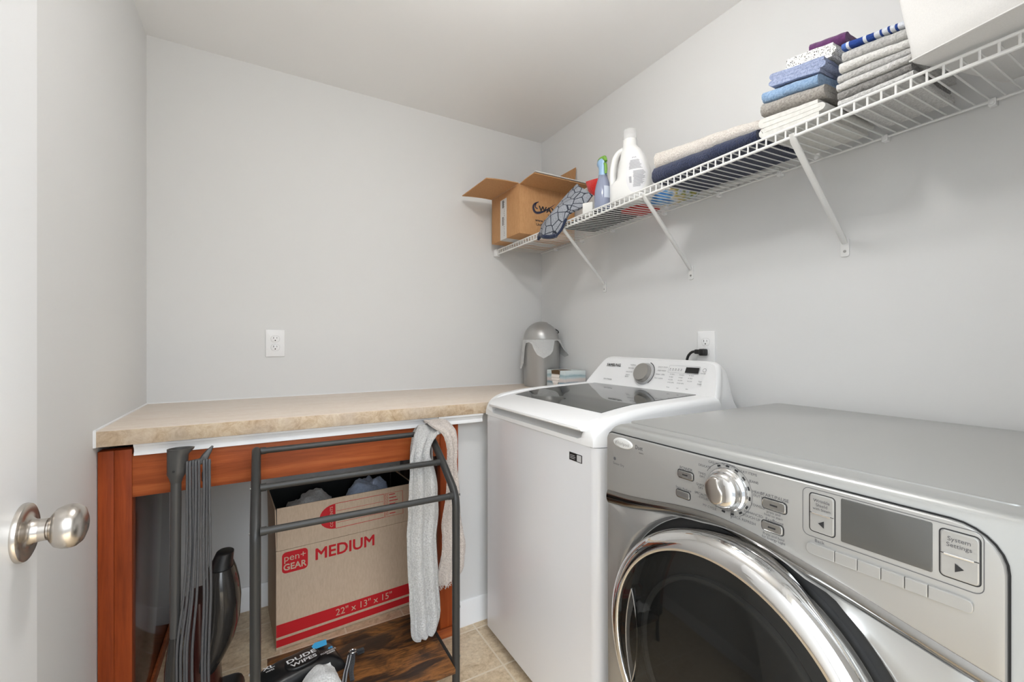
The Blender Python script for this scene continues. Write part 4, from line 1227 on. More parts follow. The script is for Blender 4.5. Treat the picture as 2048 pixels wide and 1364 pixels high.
NETD = net_mat('charcoal_cotton_with_net', (112, 112, 112), (30, 30, 34), 34)
mt_ = thing('oven_mitt', 'grey oven mitt with navy net pattern hanging over the shelf lip', 'oven mitt', (1.19, 1.6, 1.745))
Lft = cr([(1.290, 1.620, 1.936), (1.255, 1.677, 1.881), (1.220, 1.722, 1.815), (1.184, 1.752, 1.766), (1.160, 1.745, 1.712)], 6)
Rgt = cr([(1.290, 1.515, 1.853), (1.250, 1.532, 1.800), (1.184, 1.548, 1.762), (1.166, 1.582, 1.700), (1.160, 1.612, 1.678)], 6)
nr = len(Lft)
def mitt(u, v):
    k = v * (nr - 1); i = min(int(k), nr - 2); q = k - i
    a = Lft[i].lerp(Lft[i + 1], q); b = Rgt[i].lerp(Rgt[i + 1], q)
    p = a.lerp(b, u)
    puff = math.sin(math.pi * u) * (0.018 + 0.012 * math.sin(v * 3.1)) + 0.006 * math.sin(u * 9 + v * 4) * math.sin(math.pi * u)
    hump = 0.012 * math.sin(v * math.pi) * math.sin(u * math.pi)
    if v > 0.86: p += Vector((0, 0, -0.012 * (1 - (2 * u - 1) ** 2) * (v - 0.86) / 0.14))
    return p + Vector((-puff, -0.2 * puff, hump))
mb = MB(); mb.sheet(mitt, 22, 46, 0.012)
link('body', mb, NET, mt_, smooth=80)
mb = MB()
BIND = cloth('navy_binding_tape', (36, 48, 78), (24, 32, 54), 200, 0.4)
mb.tube([mitt(u / 16, 1.0) for u in range(17)], 0.0105, 8)
mb.tube([mitt(0.0, 1 - k / 12 * 0.12) for k in range(4)] , 0.0085, 8)
mb.tube([mitt(1.0, 1 - k / 14 * 0.42) for k in range(15)], 0.0068, 8)
mb.tube([mitt(0.08, 1.0), mitt(0.03, 1.0) + Vector((-0.003, 0.008, -0.012)), mitt(0.0, 1.0) + Vector((-0.002, 0.014, -0.024))], [0.012, 0.010, 0.006], 8)
link('binding', mb, BIND, mt_, smooth=60)
RED = cloth('red_cotton', (206, 44, 38), (180, 30, 28), 200, 0.3)
A_, B_, C2 = Vector((1.297, 1.568, 1.932)), Vector((1.300, 1.482, 1.922)), Vector((1.300, 1.502, 1.846))
D_ = Vector((1.295, 1.545, 1.878))
mb = MB(); mb.sheet(lambda u, v: A_.lerp(B_, u).lerp(D_.lerp(C2, u), v) + Vector((-0.010 * math.sin(u * 3.1) * math.sin(v * 3.1), 0, 0)), 10, 10, 0.006)
link('lining', mb, RED, mt_, smooth=80)
soft_slab('quilted_potholder', 'charcoal net-patterned quilted cloth lying flat on the shelf behind the mitt', 'potholder', NETD, (1.385, 1.575, deckz(1.385, 1.575) + 0.002), (0.20, 0.31, 0.035), 0.0, lift=lambda x, y: 0.051 * x - 0.0105 * y, amp=0.005, seed=5.0)
soft_slab('potholder', 'red cloth pot holder lying flat between the bag and the quilted cloth', 'potholder', RED, (1.418, 1.352, deckz(1.418, 1.352) + 0.002), (0.135, 0.105, 0.016), 0.0, lift=lambda x, y: 0.051 * x, amp=0.003, seed=6.0)
# ------------------------------------------------------------------ outlets and the washer's plug
def outlet(fr, label, loc, top_only=False):
    o = thing('wall_outlet', label, 'outlet', loc, 'wall outlets')
    w, h = 0.0395, 0.062
    mb = MB(); mb.prism(rrect(-w, w, -h, h, 0.004, 4), fr, 0.0, 0.0065, bevel=0.0035, seg=3)
    link('plate', mb, WHITE_PLASTIC, o)
    for s_ in (1, -1):
        cz = 0.0195 * s_
        pts = [p for p in rrect(-0.0172, 0.0172, cz - 0.0142, cz + 0.0142, 0.0118, 6)]
        mb = MB(); mb.prism(pts, fr, 0.0055, 0.0078, bevel=0.0008)
        rc = link('socket', mb, WHITE_PLASTIC, o)
        mb = MB()
        mb.line(fr, rrect(-0.0176, 0.0176, cz - 0.0146, cz + 0.0146, 0.0122, 6), 0.0008, 0.0067, True)
        link('outline', mb, plain('socket_edge', (180, 180, 178), 0.6) if 'socket_edge' not in bpy.data.materials else bpy.data.materials['socket_edge'], rc, smooth=0)
        mb = MB()
        mb.rect(fr, -0.0078, -0.0056, cz + 0.0008, cz + 0.0088, 0.0081); mb.rect(fr, 0.0056, 0.0074, cz + 0.0015, cz + 0.0083, 0.0081)
        mb.poly(fr, [(0.0026 * math.cos(a), cz - 0.0068 + 0.0026 * math.sin(a)) for a in [k * math.tau / 14 for k in range(14)]], 0.0081)
        link('slots', mb, GAP, rc, smooth=0)
    mb = MB(); mb.lathe([(0.0034, 0.006), (0.003, 0.0076), (0.0, 0.0079)], fr.o, fr.z, 14)
    link('screw', mb, TRIMW, o)
    return o
outlet(Frame((0.0515, BY, 1.187), (1, 0, 0), (0, 0, 1)), 'white wall outlet with two empty sockets above the worktop', (0.0515, BY, 1.187))
OR = Frame((RX, 1.102, 1.172), (0, -1, 0), (0, 0, 1))
outlet(OR, 'white wall outlet behind the washing machine with a black plug in it', (RX, 1.102, 1.172))
pc = thing('power_cord', 'black plug and power cord in the outlet behind the washing machine', 'cord', (RX - 0.02, 1.102, 1.15))
pz = 1.172 - 0.0195
mb = MB()
mb.box(RX - 0.036, RX - 0.0085, 1.102 - 0.013, 1.102 + 0.012, pz - 0.014, pz + 0.0125, bevel=0.005, seg=3)
mb.box(RX - 0.034, RX - 0.014, 1.108, 1.136, pz - 0.008, pz + 0.010, bevel=0.005, seg=3)
link('plug', mb, BLACK, pc)
mb = MB(); mb.tube(cr([(RX - 0.024, 1.130, pz + 0.002), (RX - 0.025, 1.152, pz - 0.002), (RX - 0.028, 1.168, pz - 0.022), (RX - 0.029, 1.172, pz - 0.06), (RX - 0.030, 1.172, pz - 0.16), (RX - 0.03, 1.17, pz - 0.4)], 6), 0.0052, 10)
link('cable', mb, BLACK, pc)

# ------------------------------------------------------------------ small bin and tissues on the worktop
CAN = Vector((1.405, 2.10, 0.9406))
can = thing('trash_can', 'small silver dome-lid waste bin with a white liner in the worktop corner', 'trash can', tuple(CAN))
STEEL = Mat('satin_silver_metal', srgb(176, 175, 173), 0.36, 0.55).m
mb = MB(); mb.lathe([(0.098, 0.0), (0.101, 0.002), (0.102, 0.008), (0.1055, 0.26), (0.107, 0.264)], CAN, (0, 0, 1), 64)
link('body', mb, STEEL, can)
mb = MB()
fn_ax = Vector((0.80, -0.42, 0.55)).normalized()
def dome(u, v):
    a = u * math.tau; b = v * math.pi / 2
    d = Vector((math.cos(a) * math.cos(b), math.sin(a) * math.cos(b), math.sin(b)))
    k = d.dot(fn_ax)
    r = 0.1055 if k < 0.74 else 0.1010
    return CAN + Vector((0, 0, 0.266)) + Vector((d.x * r, d.y * r, d.z * r * 1.0))
mb.grid(dome, 96, 40, True)
mb.lathe([(0.1065, 0.262), (0.1068, 0.270), (0.1055, 0.272)], CAN, (0, 0, 1), 64, False, False)
link('dome_lid', mb, STEEL, can, smooth=25)
mb = MB()
tip = CAN + Vector((0, 0, 0.266)) + Vector((0.62, -0.60, 0.50)).normalized() * 0.1065
mb.tube(cr([tip + Vector((-0.012, 0.02, 0.012)), tip, tip + Vector((0.004, -0.006, -0.010)), tip + Vector((0.0, -0.004, -0.016))], 4), [0.003] * 13, 8)
link('flap_edge', mb, GAP, can)
LINER = Mat('white_bin_liner', srgb(232, 233, 232), 0.35)
trl = LINER.n('ShaderNodeBsdfTransparent'); mxl = LINER.n('ShaderNodeMixShader'); mxl.inputs[0].default_value = 0.74
LINER.l(trl.outputs[0], mxl.inputs[1]); LINER.l(LINER.b.outputs[0], mxl.inputs[2]); LINER.l(mxl.outputs[0], LINER.t.nodes['Material Output'].inputs['Surface'])
LINER.bump(LINER.noise(LINER.coord(), 60, 4, 0.6, 1.2), 0.9, 0.006)
phi0 = math.atan2(-CAN.y, -CAN.x)               # towards the camera
DROP = [(-180, 0.05), (-125, 0.06), (-105, 0.15), (-84, 0.165), (-70, 0.165), (-60, 0.13), (-54, 0.05), (-50, 0.020), (-38, 0.014), (-28, 0.026), (-22, 0.055), (-12, 0.085), (0, 0.098), (6, 0.104), (14, 0.096), (26, 0.082), (34, 0.062), (40, 0.006), (52, 0.004), (58, 0.02), (68, 0.06), (80, 0.09), (95, 0.10), (112, 0.08), (140, 0.05), (180, 0.05)]
FLARE = [(-180, 0.004), (-100, 0.016), (-80, 0.016), (-60, 0.008), (-30, 0.003), (20, 0.004), (50, 0.004), (62, 0.020), (80, 0.05), (100, 0.04), (120, 0.006), (180, 0.004)]
def liner(u, v):
    deg = -180 + 360 * u; a = phi0 + math.radians(deg)
    dr_ = lerp_table(DROP, deg); fl = lerp_table(FLARE, deg)
    r = 0.1085 + fl * v ** 1.3 + 0.0012 * noise.noise(Vector((math.cos(a) * 5, math.sin(a) * 5, v * 3))) + 0.001
    p = CAN + Vector((math.cos(a) * r, math.sin(a) * r, 0.266 - dr_ * v))
    p.x = min(p.x, RX - 0.002); return p
mb = MB(); mb.grid(liner, 180, 14, True)
link('liner', mb, LINER.m, can, smooth=80)

def tissue_mat():
    m = Mat('watercolour_tissue_carton', srgb(200, 212, 214), 0.5)
    tc = m.n('ShaderNodeTexCoord'); sp = m.n('ShaderNodeSeparateXYZ'); m.l(tc.outputs['Object'], sp.inputs[0])
    nz = m.noise(m.coord(scale=(9, 9, 30)), 1.0, 4, 0.6)
    ad = m.n('ShaderNodeMath', operation='MULTIPLY_ADD'); m.l(nz, ad.inputs[0]); ad.inputs[1].default_value = 0.028; m.l(sp.outputs['Z'], ad.inputs[2])
    mp = m.n('ShaderNodeMapRange'); mp.inputs['From Min'].default_value = 0.012; mp.inputs['From Max'].default_value = 0.118; m.l(ad.outputs[0], mp.inputs['Value'])
    m.color(m.ramp(mp.outputs[0], [(0.05, srgb(196, 206, 210)), (0.25, srgb(206, 212, 214)), (0.36, srgb(120, 150, 166)), (0.44, srgb(206, 200, 200)), (0.56, srgb(216, 208, 204)), (0.66, srgb(188, 204, 208)), (0.74, srgb(150, 178, 186)), (0.82, srgb(206, 218, 220)), (1.0, srgb(216, 226, 226))]))
    return m.m
TB = (1.352, 1.486, 1.800, 1.968, 0.9402, 1.043)
tb = thing('tissue_box', 'pale blue watercolour tissue box in front of the silver bin', 'tissue box', (1.42, 1.88, 0.94))
mb = MB()
mb.box(*TB, bevel=0.0015)
link('carton', mb, tissue_mat(), tb)
TF = Frame((TB[0], 0, 0), (0, -1, 0), (0, 0, 1))
mb = MB()
mb.prism([(-1.925, 1.0425), (-1.920, 1.010), (-1.908, 0.975), (-1.893, 0.955), (-1.876, 0.955), (-1.862, 0.975), (-1.850, 1.010), (-1.846, 1.0425)], TF, -0.001, 0.0005)
slot = link('opening', mb, plain('brown_opening', (92, 70, 46), 0.8), tb)
mb = MB(); mb.prism(rrect(TB[0] + 0.0, TB[0] + 0.085, 1.846, 1.925, 0.02, 5), Frame((0, 0, TB[5]), (1, 0, 0), (0, 1, 0)), -0.001, 0.0005)
link('opening', mb, bpy.data.materials['brown_opening'], tb)
mb = MB()
def tis(u, v):
    z = 0.957 + 0.066 * v; w = 0.012 + 0.024 * min(1, v * 1.6)
    return Vector((TB[0] - 0.0022 - 0.003 * math.sin(v * 26) * 0.4, 1.8855 + (0.5 - u) * 2 * w, z))
mb.grid(tis, 8, 36)
link('tissue', mb, plain('tissue_paper', (236, 230, 224), 0.9), tb, smooth=30)

# ------------------------------------------------------------------ towel rack in front of the counter
RKL, RKR = -0.016, 0.5445
rk = thing('towel_rack', 'dark metal three-bar towel rack with a rustic wood bottom shelf', 'towel rack', (0.26, 1.45, 0))
P1, P2, P3 = (1.311, 0.695), (1.433, 0.7746), (1.580, 0.854)
for x in (RKL, RKR):
    path = [(x, 1.311, 0.0), (x, 1.311, 0.3), (x, 1.311, 0.640)] + [tuple(p) for p in cr([(x, 1.311, 0.655), (x, 1.316, 0.684), (x, 1.336, 0.710)], 4)] + [(x, 1.433, 0.7746), (x, 1.550, 0.8405)] + [tuple(p) for p in cr([(x, 1.563, 0.848), (x, 1.578, 0.850), (x, 1.586, 0.834)], 4)] + [(x, 1.587, 0.6), (x, 1.587, 0.3), (x, 1.587, 0.0)]
    mb = MB(); mb.tube(path, 0.0125, 14)
    fr_ = link('side_frame', mb, RACK_METAL, rk, smooth=50)
    for (y, z) in (P1, P2, (1.311, 0.17), (1.311, 0.33)):
        mb = MB(); sg = -1 if x == RKL else 1
        mb.lathe([(0.0042, 0.0122), (0.0038, 0.0142), (0.0, 0.0148)], (x, y, z), (sg, 0, 0), 12)
        link('screw', mb, Mat('bright_screw', srgb(190, 190, 190), 0.3, 0.9).m if 'bright_screw' not in bpy.data.materials else bpy.data.materials['bright_screw'], fr_)
for (y, z) in (P1, P2, (1.575, 0.849)):
    mb = MB(); mb.tube([(RKL + 0.011, y, z), (RKL + 0.03, y, z), (RKR - 0.03, y, z), (RKR - 0.011, y, z)], [0.0105, 0.0095, 0.0095, 0.0105], 14)
    mb.tube([(RKL + 0.011, y, z), (RKL + 0.026, y, z)], 0.0112, 14); mb.tube([(RKR - 0.026, y, z), (RKR - 0.011, y, z)], 0.0112, 14)
    link('bar', mb, RACK_METAL, rk, smooth=50)
def rustic():
    m = Mat('rustic_brown_board', rough=0.5)
    a = m.noise(m.coord(scale=(5, 34, 34)), 1.3, 7, 0.7, 1.6); b = m.noise(m.coord(scale=(4, 9, 9)), 1.6, 5, 0.65, 0.8)
    c1 = m.ramp(a, [(0.30, srgb(40, 24, 14)), (0.45, srgb(104, 64, 30)), (0.58, srgb(140, 90, 44)), (0.74, srgb(72, 44, 22))])
    c2 = m.ramp(b, [(0.44, (0.92, 0.92, 0.92, 1)), (0.56, (0.0, 0.0, 0.0, 1))])
    m.color(m.mix(c2, c1, srgb(34, 22, 16)))
    return m.m
RUST = rustic()
mb = MB(); mb.box(RKL + 0.014, RKR - 0.0135, 1.282, 1.572, 0.140, 0.156, bevel=0.001).box(RKL + 0.03, RKR - 0.03, 1.572, 1.628, 0.140, 0.156, bevel=0.001)
link('shelf_board', mb, RUST, rk)
for x in (RKL, RKR):
    mb = MB(); mb.box(x - 0.006, x + 0.006, 1.322, 1.576, 0.122, 0.139, bevel=0.001)
    link('shelf_rail', mb, RACK_METAL, rk)

# towels on the rack
def hang(rows, name, label, mat, th, nu=30, nv=90, seed=1.0, amp=0.004, fringe=0.0, folds=0.006, nf=5.0, cat='towel', parent=None):
    """rows: (left point, right point) down the cloth; smooth between them, with upright folds"""
    Lc = cr([r[0] for r in rows], 8); Rc = cr([r[1] for r in rows], 8); n = len(Lc)
    sv = Vector((6.6, 2.0, 4.2))
    def fn(u, v):
        k = v * (n - 1); i = min(int(k), n - 2); q = k - i
        a = Lc[i].lerp(Lc[i + 1], q); b = Rc[i].lerp(Rc[i + 1], q)
        p = a.lerp(b, u)
        side = b - a
        nn = Vector((side.y, -side.x, 0)); nn = nn.normalized() if nn.length > 1e-6 else Vector((0, -1, 0))
        w = folds * math.sin(u * math.tau * nf / 2 + seed + 1.2 * noise.noise(Vector((v * 2, seed, 0)))) * math.sin(min(1, v * 3 + 0.2) * math.pi / 2)
        d = noise.noise_vector(p * 16 + sv) * amp + noise.noise_vector(p * 90 + sv) * amp * 0.3
        if fringe and v > 0.985: d += Vector((0, 0, -abs(noise.noise(Vector((u * 60, seed, 0)))) * fringe))
        return p + nn * w + d
    mb = MB(); mb.sheet(fn, nu, nv, th)
    return fn, link(name, mb, mat, parent, smooth=80, label=None if parent else label, cat=None if parent else cat)
V3 = Vector
grey_rows = [((0.500, 1.638, 0.42), (0.590, 1.638, 0.42)), ((0.492, 1.636, 0.70), (0.586, 1.636, 0.70)), ((0.497, 1.624, 0.840), (0.578, 1.624, 0.838)), ((0.503, 1.585, 0.874), (0.571, 1.590, 0.875)), ((0.488, 1.550, 0.876), (0.582, 1.552, 0.877)), ((0.466, 1.512, 0.858), (0.584, 1.514, 0.864)), ((0.452, 1.480, 0.824), (0.558, 1.497, 0.870)), ((0.442, 1.468, 0.785), (0.514, 1.476, 0.806)), ((0.438, 1.454, 0.720), (0.528, 1.456, 0.730)),
             ((0.432, 1.455, 0.62), (0.540, 1.455, 0.62)), ((0.429, 1.458, 0.48), (0.532, 1.458, 0.48)), ((0.434, 1.455, 0.34), (0.540, 1.455, 0.34)), ((0.440, 1.450, 0.235), (0.545, 1.450, 0.25)), ((0.444, 1.445, 0.186), (0.532, 1.445, 0.200)), ((0.468, 1.445, 0.176), (0.512, 1.445, 0.182))]
gfn_, gt = hang(grey_rows, 'towel', 'long grey towel hanging over the right end of the rack', T_GREY, 0.011, seed=2.0, folds=0.009, nf=5)
mb = MB()
for k in range(7):
    v = 0.862 + k * 0.006
    mb.tube([gfn_(u / 20, v) + Vector((0, -0.0058, 0)) for u in range(1, 20)], 0.0014, 5)
link('woven_band', mb, T_LGREY, gt)
T_BEIGE = cloth('worn_beige_terry', (216, 206, 198), (186, 174, 166))
beige_rows = [((0.535, 1.606, 0.888), (0.590, 1.608, 0.887)), ((0.530, 1.582, 0.8925), (0.590, 1.586, 0.8925)), ((0.528, 1.546, 0.8955), (0.598, 1.550, 0.8955)), ((0.534, 1.504, 0.8865), (0.606, 1.506, 0.8865)), ((0.562, 1.466, 0.862), (0.611, 1.470, 0.864)), ((0.578, 1.462, 0.80), (0.614, 1.468, 0.81)), ((0.580, 1.466, 0.72), (0.616, 1.474, 0.74)), ((0.580, 1.478, 0.62), (0.626, 1.484, 0.64)), ((0.572, 1.500, 0.52), (0.640, 1.502, 0.54)), ((0.572, 1.500, 0.44), (0.656, 1.502, 0.45)), ((0.562, 1.498, 0.385), (0.658, 1.502, 0.39)), ((0.548, 1.495, 0.335), (0.650, 1.500, 0.345)), ((0.560, 1.495, 0.305), (0.632, 1.500, 0.32))]
bfn_, bt = hang(beige_rows, 'hand_towel', 'worn beige hand towel with a frayed end hanging by the right post', T_BEIGE, 0.008, nu=24, nv=80, seed=4.0, folds=0.006, nf=4, fringe=0.02)
mb = MB()
rnd = random.Random(11)
for k in range(26):
    u = k / 25; p = bfn_(u, 1.0)
    L_ = rnd.uniform(0.008, 0.022)
    mb.tube(cr([p + Vector((0, 0, 0.004)), p + Vector((rnd.uniform(-.004, .004), rnd.uniform(-.004, .004), -L_ * 0.5)), p + Vector((rnd.uniform(-.008, .006), rnd.uniform(-.006, .004), -L_))], 3), 0.0013, 5)
for k in range(14):
    p = bfn_(0.0, 0.90 + 0.10 * k / 14); L_ = rnd.uniform(0.006, 0.016)
    mb.tube(cr([p + Vector((0.003, 0, 0)), p + Vector((-L_ * 0.6, 0, -0.004)), p + Vector((-L_, -0.002, -0.012))], 3), 0.0013, 5)
link('fringe', mb, T_BEIGE, bt)
mb = MB()
for k in range(5):
    v = 0.80 + k * 0.009
    mb.tube([bfn_(u / 16, v) + Vector((0, -0.0045, 0)) for u in range(1, 16)], 0.0012, 5)
link('woven_band', mb, T_BEIGE, bt)

# ------------------------------------------------------------------ moving box under the worktop
pb = thing('moving_box', 'open kraft moving box with red lettering under the worktop', 'box', (0.31, 2.07, 0))
th_ = math.radians(4.2)
BO = Vector((0.046, 1.900, 0.0)); BU = Vector((math.cos(th_), math.sin(th_), 0)); BV = Vector((-math.sin(th_), math.cos(th_), 0))
BW, BD, BH, FLH = 0.555, 0.322, 0.383, 0.162
def bpt(a, b, z): return BO + BU * a + BV * b + Vector((0, 0, z))
def slabbox(mb, a0, a1, b0, b1, z0, z1, lean=(0, 0)):
    P = []
    for z, l in ((z0, 0), (z1, 1)):
        for a, b in ((a0, b0), (a1, b0), (a1, b1), (a0, b1)):
            P.append(bpt(a + lean[0] * l, b + lean[1] * l, z))
    mb.faces(P, [(3, 2, 1, 0), (4, 5, 6, 7), (0, 1, 5, 4), (1, 2, 6, 5), (2, 3, 7, 6), (3, 0, 4, 7)])
t = 0.004
mb = MB()
slabbox(mb, 0, BW, 0, BD, 0.002, 0.006)
slabbox(mb, 0, BW, 0, t, 0.006, BH, (0, 0.0)); slabbox(mb, 0, BW, BD - t, BD, 0.006, BH); slabbox(mb, 0, t, t, BD - t, 0.006, BH); slabbox(mb, BW - t, BW, t, BD - t, 0.006, BH)
bb = link('body', mb, CARD_PALE, pb)
mb = MB(); slabbox(mb, 0.004, BW - 0.004, 0.0, t, BH + 0.0015, BH + FLH, (0, 0.012)); link('flap', mb, CARD_PALE, pb)
ff = bpy.data.objects[[o.name for o in pb.children][-1]]
mb = MB(); slabbox(mb, 0.006, BW - 0.006, BD - t, BD, BH + 0.0015, BH + FLH, (0, -0.006)); link('flap', mb, CARD_PALE, pb)
mb = MB(); slabbox(mb, 0.0, t, 0.006, BD - 0.006, BH + 0.0015, BH + FLH, (-0.004, 0)); link('flap', mb, CARD_PALE, pb)
mb = MB(); slabbox(mb, BW - t, BW, 0.006, BD - 0.006, BH + 0.0015, BH + FLH, (0.004, 0)); link('flap', mb, CARD_PALE, pb)
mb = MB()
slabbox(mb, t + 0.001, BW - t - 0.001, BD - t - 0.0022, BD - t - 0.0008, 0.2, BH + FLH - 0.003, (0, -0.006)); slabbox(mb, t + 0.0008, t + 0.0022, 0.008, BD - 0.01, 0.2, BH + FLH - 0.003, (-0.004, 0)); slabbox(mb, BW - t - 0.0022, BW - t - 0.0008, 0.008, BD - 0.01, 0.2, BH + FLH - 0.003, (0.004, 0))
link('lining', mb, plain('box_shade_black', (16, 16, 17), 0.45), pb)  # black sheets on the inner flaps paint in the shade inside the box
BF = Frame(BO, BU, (0, 0, 1))
mb = MB()
mb.rect(BF, 0.0005, BW - 0.0005, 0.052, 0.100)
link('stripe', mb, RED_INK, bb, smooth=0)
mb = MB(); mb.rect(BF, 0.0005, BW - 0.0005, 0.014, 0.042)
link('stripe', mb, RED_INK, bb, smooth=0)
mb = MB(); mb.poly(BF, rrect(0.020, 0.112, 0.292, 0.374, 0.015, 5))
link('logo_patch', mb, RED_INK, bb, smooth=0)
mb = MB()
mb.text('MEDIUM', BF, 0.045, 0.258, 0.337, sx=1.0, bold=True)
link('lettering', mb, RED_INK, bb, smooth=0)
mb = MB()
mb.text('22" x 13" x 15"', BF, 0.027, 0.335, 0.076, sx=1.0, h=0.0010)
mb.text('pen+', BF, 0.026, 0.066, 0.352, sx=1.05, h=0.0010)
mb.text('GEAR', BF, 0.024, 0.066, 0.316, sx=0.95, h=0.0010, bold=True)
link('knockout_lettering', mb, CARD_PALE, bb, smooth=0)
FF2 = Frame(bpt(0, 0, BH + 0.0015), BU, Vector((0, 0, FLH)) + BV * 0.012)
mb = MB()
half = [(0.218, 0.138)] + [(0.218 - 0.062 * math.sin(math.pi * k / 16), 0.088 + 0.050 * math.cos(math.pi * k / 16)) for k in range(1, 16)] + [(0.218, 0.038)]
mb.poly(FF2, list(reversed(half)))
mb.line(FF2, [(0.218, 0.038), (0.42, 0.038), (0.42, 0.138), (0.218, 0.138)], 0.0022, 0.0004)
for k in range(3): mb.line(FF2, [(0.222, 0.060 + k * 0.0235), (0.416, 0.060 + k * 0.0235)], 0.0014)
mb.line(FF2, [(0.424, 0.038), (0.505, 0.038), (0.505, 0.138), (0.424, 0.138)], 0.0020, 0.0004, True)
for k in range(7):
    z = 0.046 + k * 0.0135
    mb.line(FF2, rrect(0.429, 0.437, z, z + 0.008, 0.0005, 1), 0.0012, 0.0004, True)
    mb.rect(FF2, 0.443, 0.470 + 0.012 * ((k * 5) % 3) / 2, z + 0.002, z + 0.0055)
link('lettering', mb, RED_INK, ff, smooth=0)
mb = MB(); mb.text('CONTENTS', FF2, 0.011, 0.202, 0.088, h=0.0009, rot=math.pi / 2)
link('knockout_lettering', mb, CARD_PALE, ff, smooth=0)
# clothes inside it
def heap(name, label, mat, a, b, z, s_, seed):
    p = bpt(a, b, z)
    mb = MB()
    def fn(u, v):
        A, B_ = u * math.tau, (v - 0.5) * math.pi
        q = Vector((math.cos(A) * math.cos(B_), math.sin(A) * math.cos(B_), math.sin(B_)))
        d = 1 + 0.28 * noise.noise(q * 1.6 + Vector((seed, 0, 0))) + 0.16 * abs(noise.noise(q * 3.6 + Vector((0, seed, 0)))) - 0.05 * noise.noise(q * 9 + Vector((seed, seed, 0)))
        return p + Vector((q.x * s_[0], q.y * s_[1], q.z * s_[2])) * d
    mb.grid(fn, 60, 34, True)
    bmesh.ops.remove_doubles(mb.bm, verts=mb.bm.verts[:], dist=1e-6)
    return link(name, mb, mat, smooth=80, label=label, cat='clothing', group='clothes in the moving box')
heap('shirt', 'grey garment heaped in the left half of the open moving box', T_GREY, 0.145, 0.16, 0.43, (0.102, 0.105, 0.105), 3.0)
heap('shirt', 'pale blue garment heaped in the right half of the open moving box', cloth('pale_blue_cotton', (190, 204, 228), (164, 180, 208), 120, 0.3), 0.395, 0.17, 0.42, (0.105, 0.10, 0.125), 6.3)

# ------------------------------------------------------------------ upright vacuum
vc = thing('vacuum_cleaner', 'dark grey upright vacuum with its looped cord, standing at the left counter post', 'vacuum cleaner', (-0.16, 1.62, 0))
VGREY = plain('vacuum_dark_grey', (74, 73, 72), 0.4, 0.1)
VGLOSS = Mat('vacuum_glossy_graphite', srgb(52, 50, 48), 0.12, 0.25).m
VX, VY = -0.2135, 1.555
mb = MB(); mb.tube([(VX - 0.004, VY + 0.008, 0.33), (VX - 0.003, VY + 0.006, 0.5), (VX, VY, 0.815)], 0.0128, 16)
pole = link('pole', mb, VGREY, vc)
mb = MB()
def oval(z, rx, ry, ox=0.0, oy=0.0, n=28):
    return [Vector((VX + ox + rx * math.cos(k * math.tau / n), VY + oy + ry * math.sin(k * math.tau / n), z)) for k in range(n)]
mb.loft([oval(0.790, 0.0135, 0.0135), oval(0.802, 0.0165, 0.0165), oval(0.814, 0.0225, 0.0205, 0.001), oval(0.825, 0.0242, 0.0215, 0.003), oval(0.868, 0.0252, 0.022, 0.004), oval(0.882, 0.0315, 0.023, 0.010), oval(0.886, 0.0325, 0.0235, 0.011), oval(0.886, 0.029, 0.0205, 0.011), oval(0.872, 0.022, 0.018, 0.005), oval(0.84, 0.019, 0.017, 0.002)])
link('socket', mb, VGREY, vc)
mb = MB(); mb.lathe([(0.0034, 0), (0.0034, 0.0006)], (VX - 0.003, VY - 0.0216, 0.826), (0.05, -1, 0), 14)
link('button', mb, BLACK, vc)
mb = MB(); mb.tube([(VX - 0.004, VY + 0.008, 0.345), (VX - 0.005, VY + 0.009, 0.30), (VX - 0.008, VY + 0.012, 0.25), (VX - 0.010, VY + 0.015, 0.12)], [0.0135, 0.0185, 0.0215, 0.022], 18)
link('collar', mb, VGLOSS, vc)
mb = MB(); mb.tube(cr([(VX + 0.024, VY - 0.005, 0.838), (VX + 0.045, VY - 0.010, 0.842), (VX + 0.062, VY - 0.010, 0.846), (VX + 0.072, VY - 0.008, 0.862), (VX + 0.087, VY - 0.004, 0.885)], 5), [0.006] * 13 + [0.0065, 0.006, 0.0055, 0.005, 0.0045, 0.0035, 0.0025, 0.0015][:8], 8, flat=1.6)
link('cord_hook', mb, VGREY, vc)
mb = MB(); mb.box(VX + 0.060, VX + 0.074, VY - 0.008, VY + 0.008, 0.783, 0.812, bevel=0.003)
link('lower_hook', mb, BLACK, vc)
CORD = plain('grey_cord', (84, 84, 86), 0.36)
rnd = random.Random(5)
for k in range(8):
    left = k < 5
    x0 = VX + (0.027 + 0.0068 * k if left else 0.0665 + 0.0066 * (k - 5)); y0 = VY - 0.012 - 0.004 * (k % 2)
    xb = VX + (0.004 + 0.0085 * k if left else 0.062 + 0.0085 * (k - 5)) + rnd.uniform(-.002, .002)
    xm = x0 + (rnd.uniform(-.006, .002) if left else rnd.uniform(-.002, .006))
    pts = [(x0, y0 + 0.010, 0.835), (x0, y0, 0.8465), (x0 + 0.0005, y0 - 0.006, 0.835), (x0 + 0.001, y0 - 0.008, 0.75), (xm, y0 - 0.007, 0.60), (xm * 0.5 + xb * 0.5 + 0.003, y0 - 0.004, 0.46), (xb, y0 + 0.0, 0.33), (xb - 0.002, y0 + 0.004, 0.24), (xb - 0.001, y0 + 0.006, 0.17)]
    mb = MB(); mb.tube(cr(pts, 5), 0.0036, 10)
    link('cord', mb, CORD, vc)
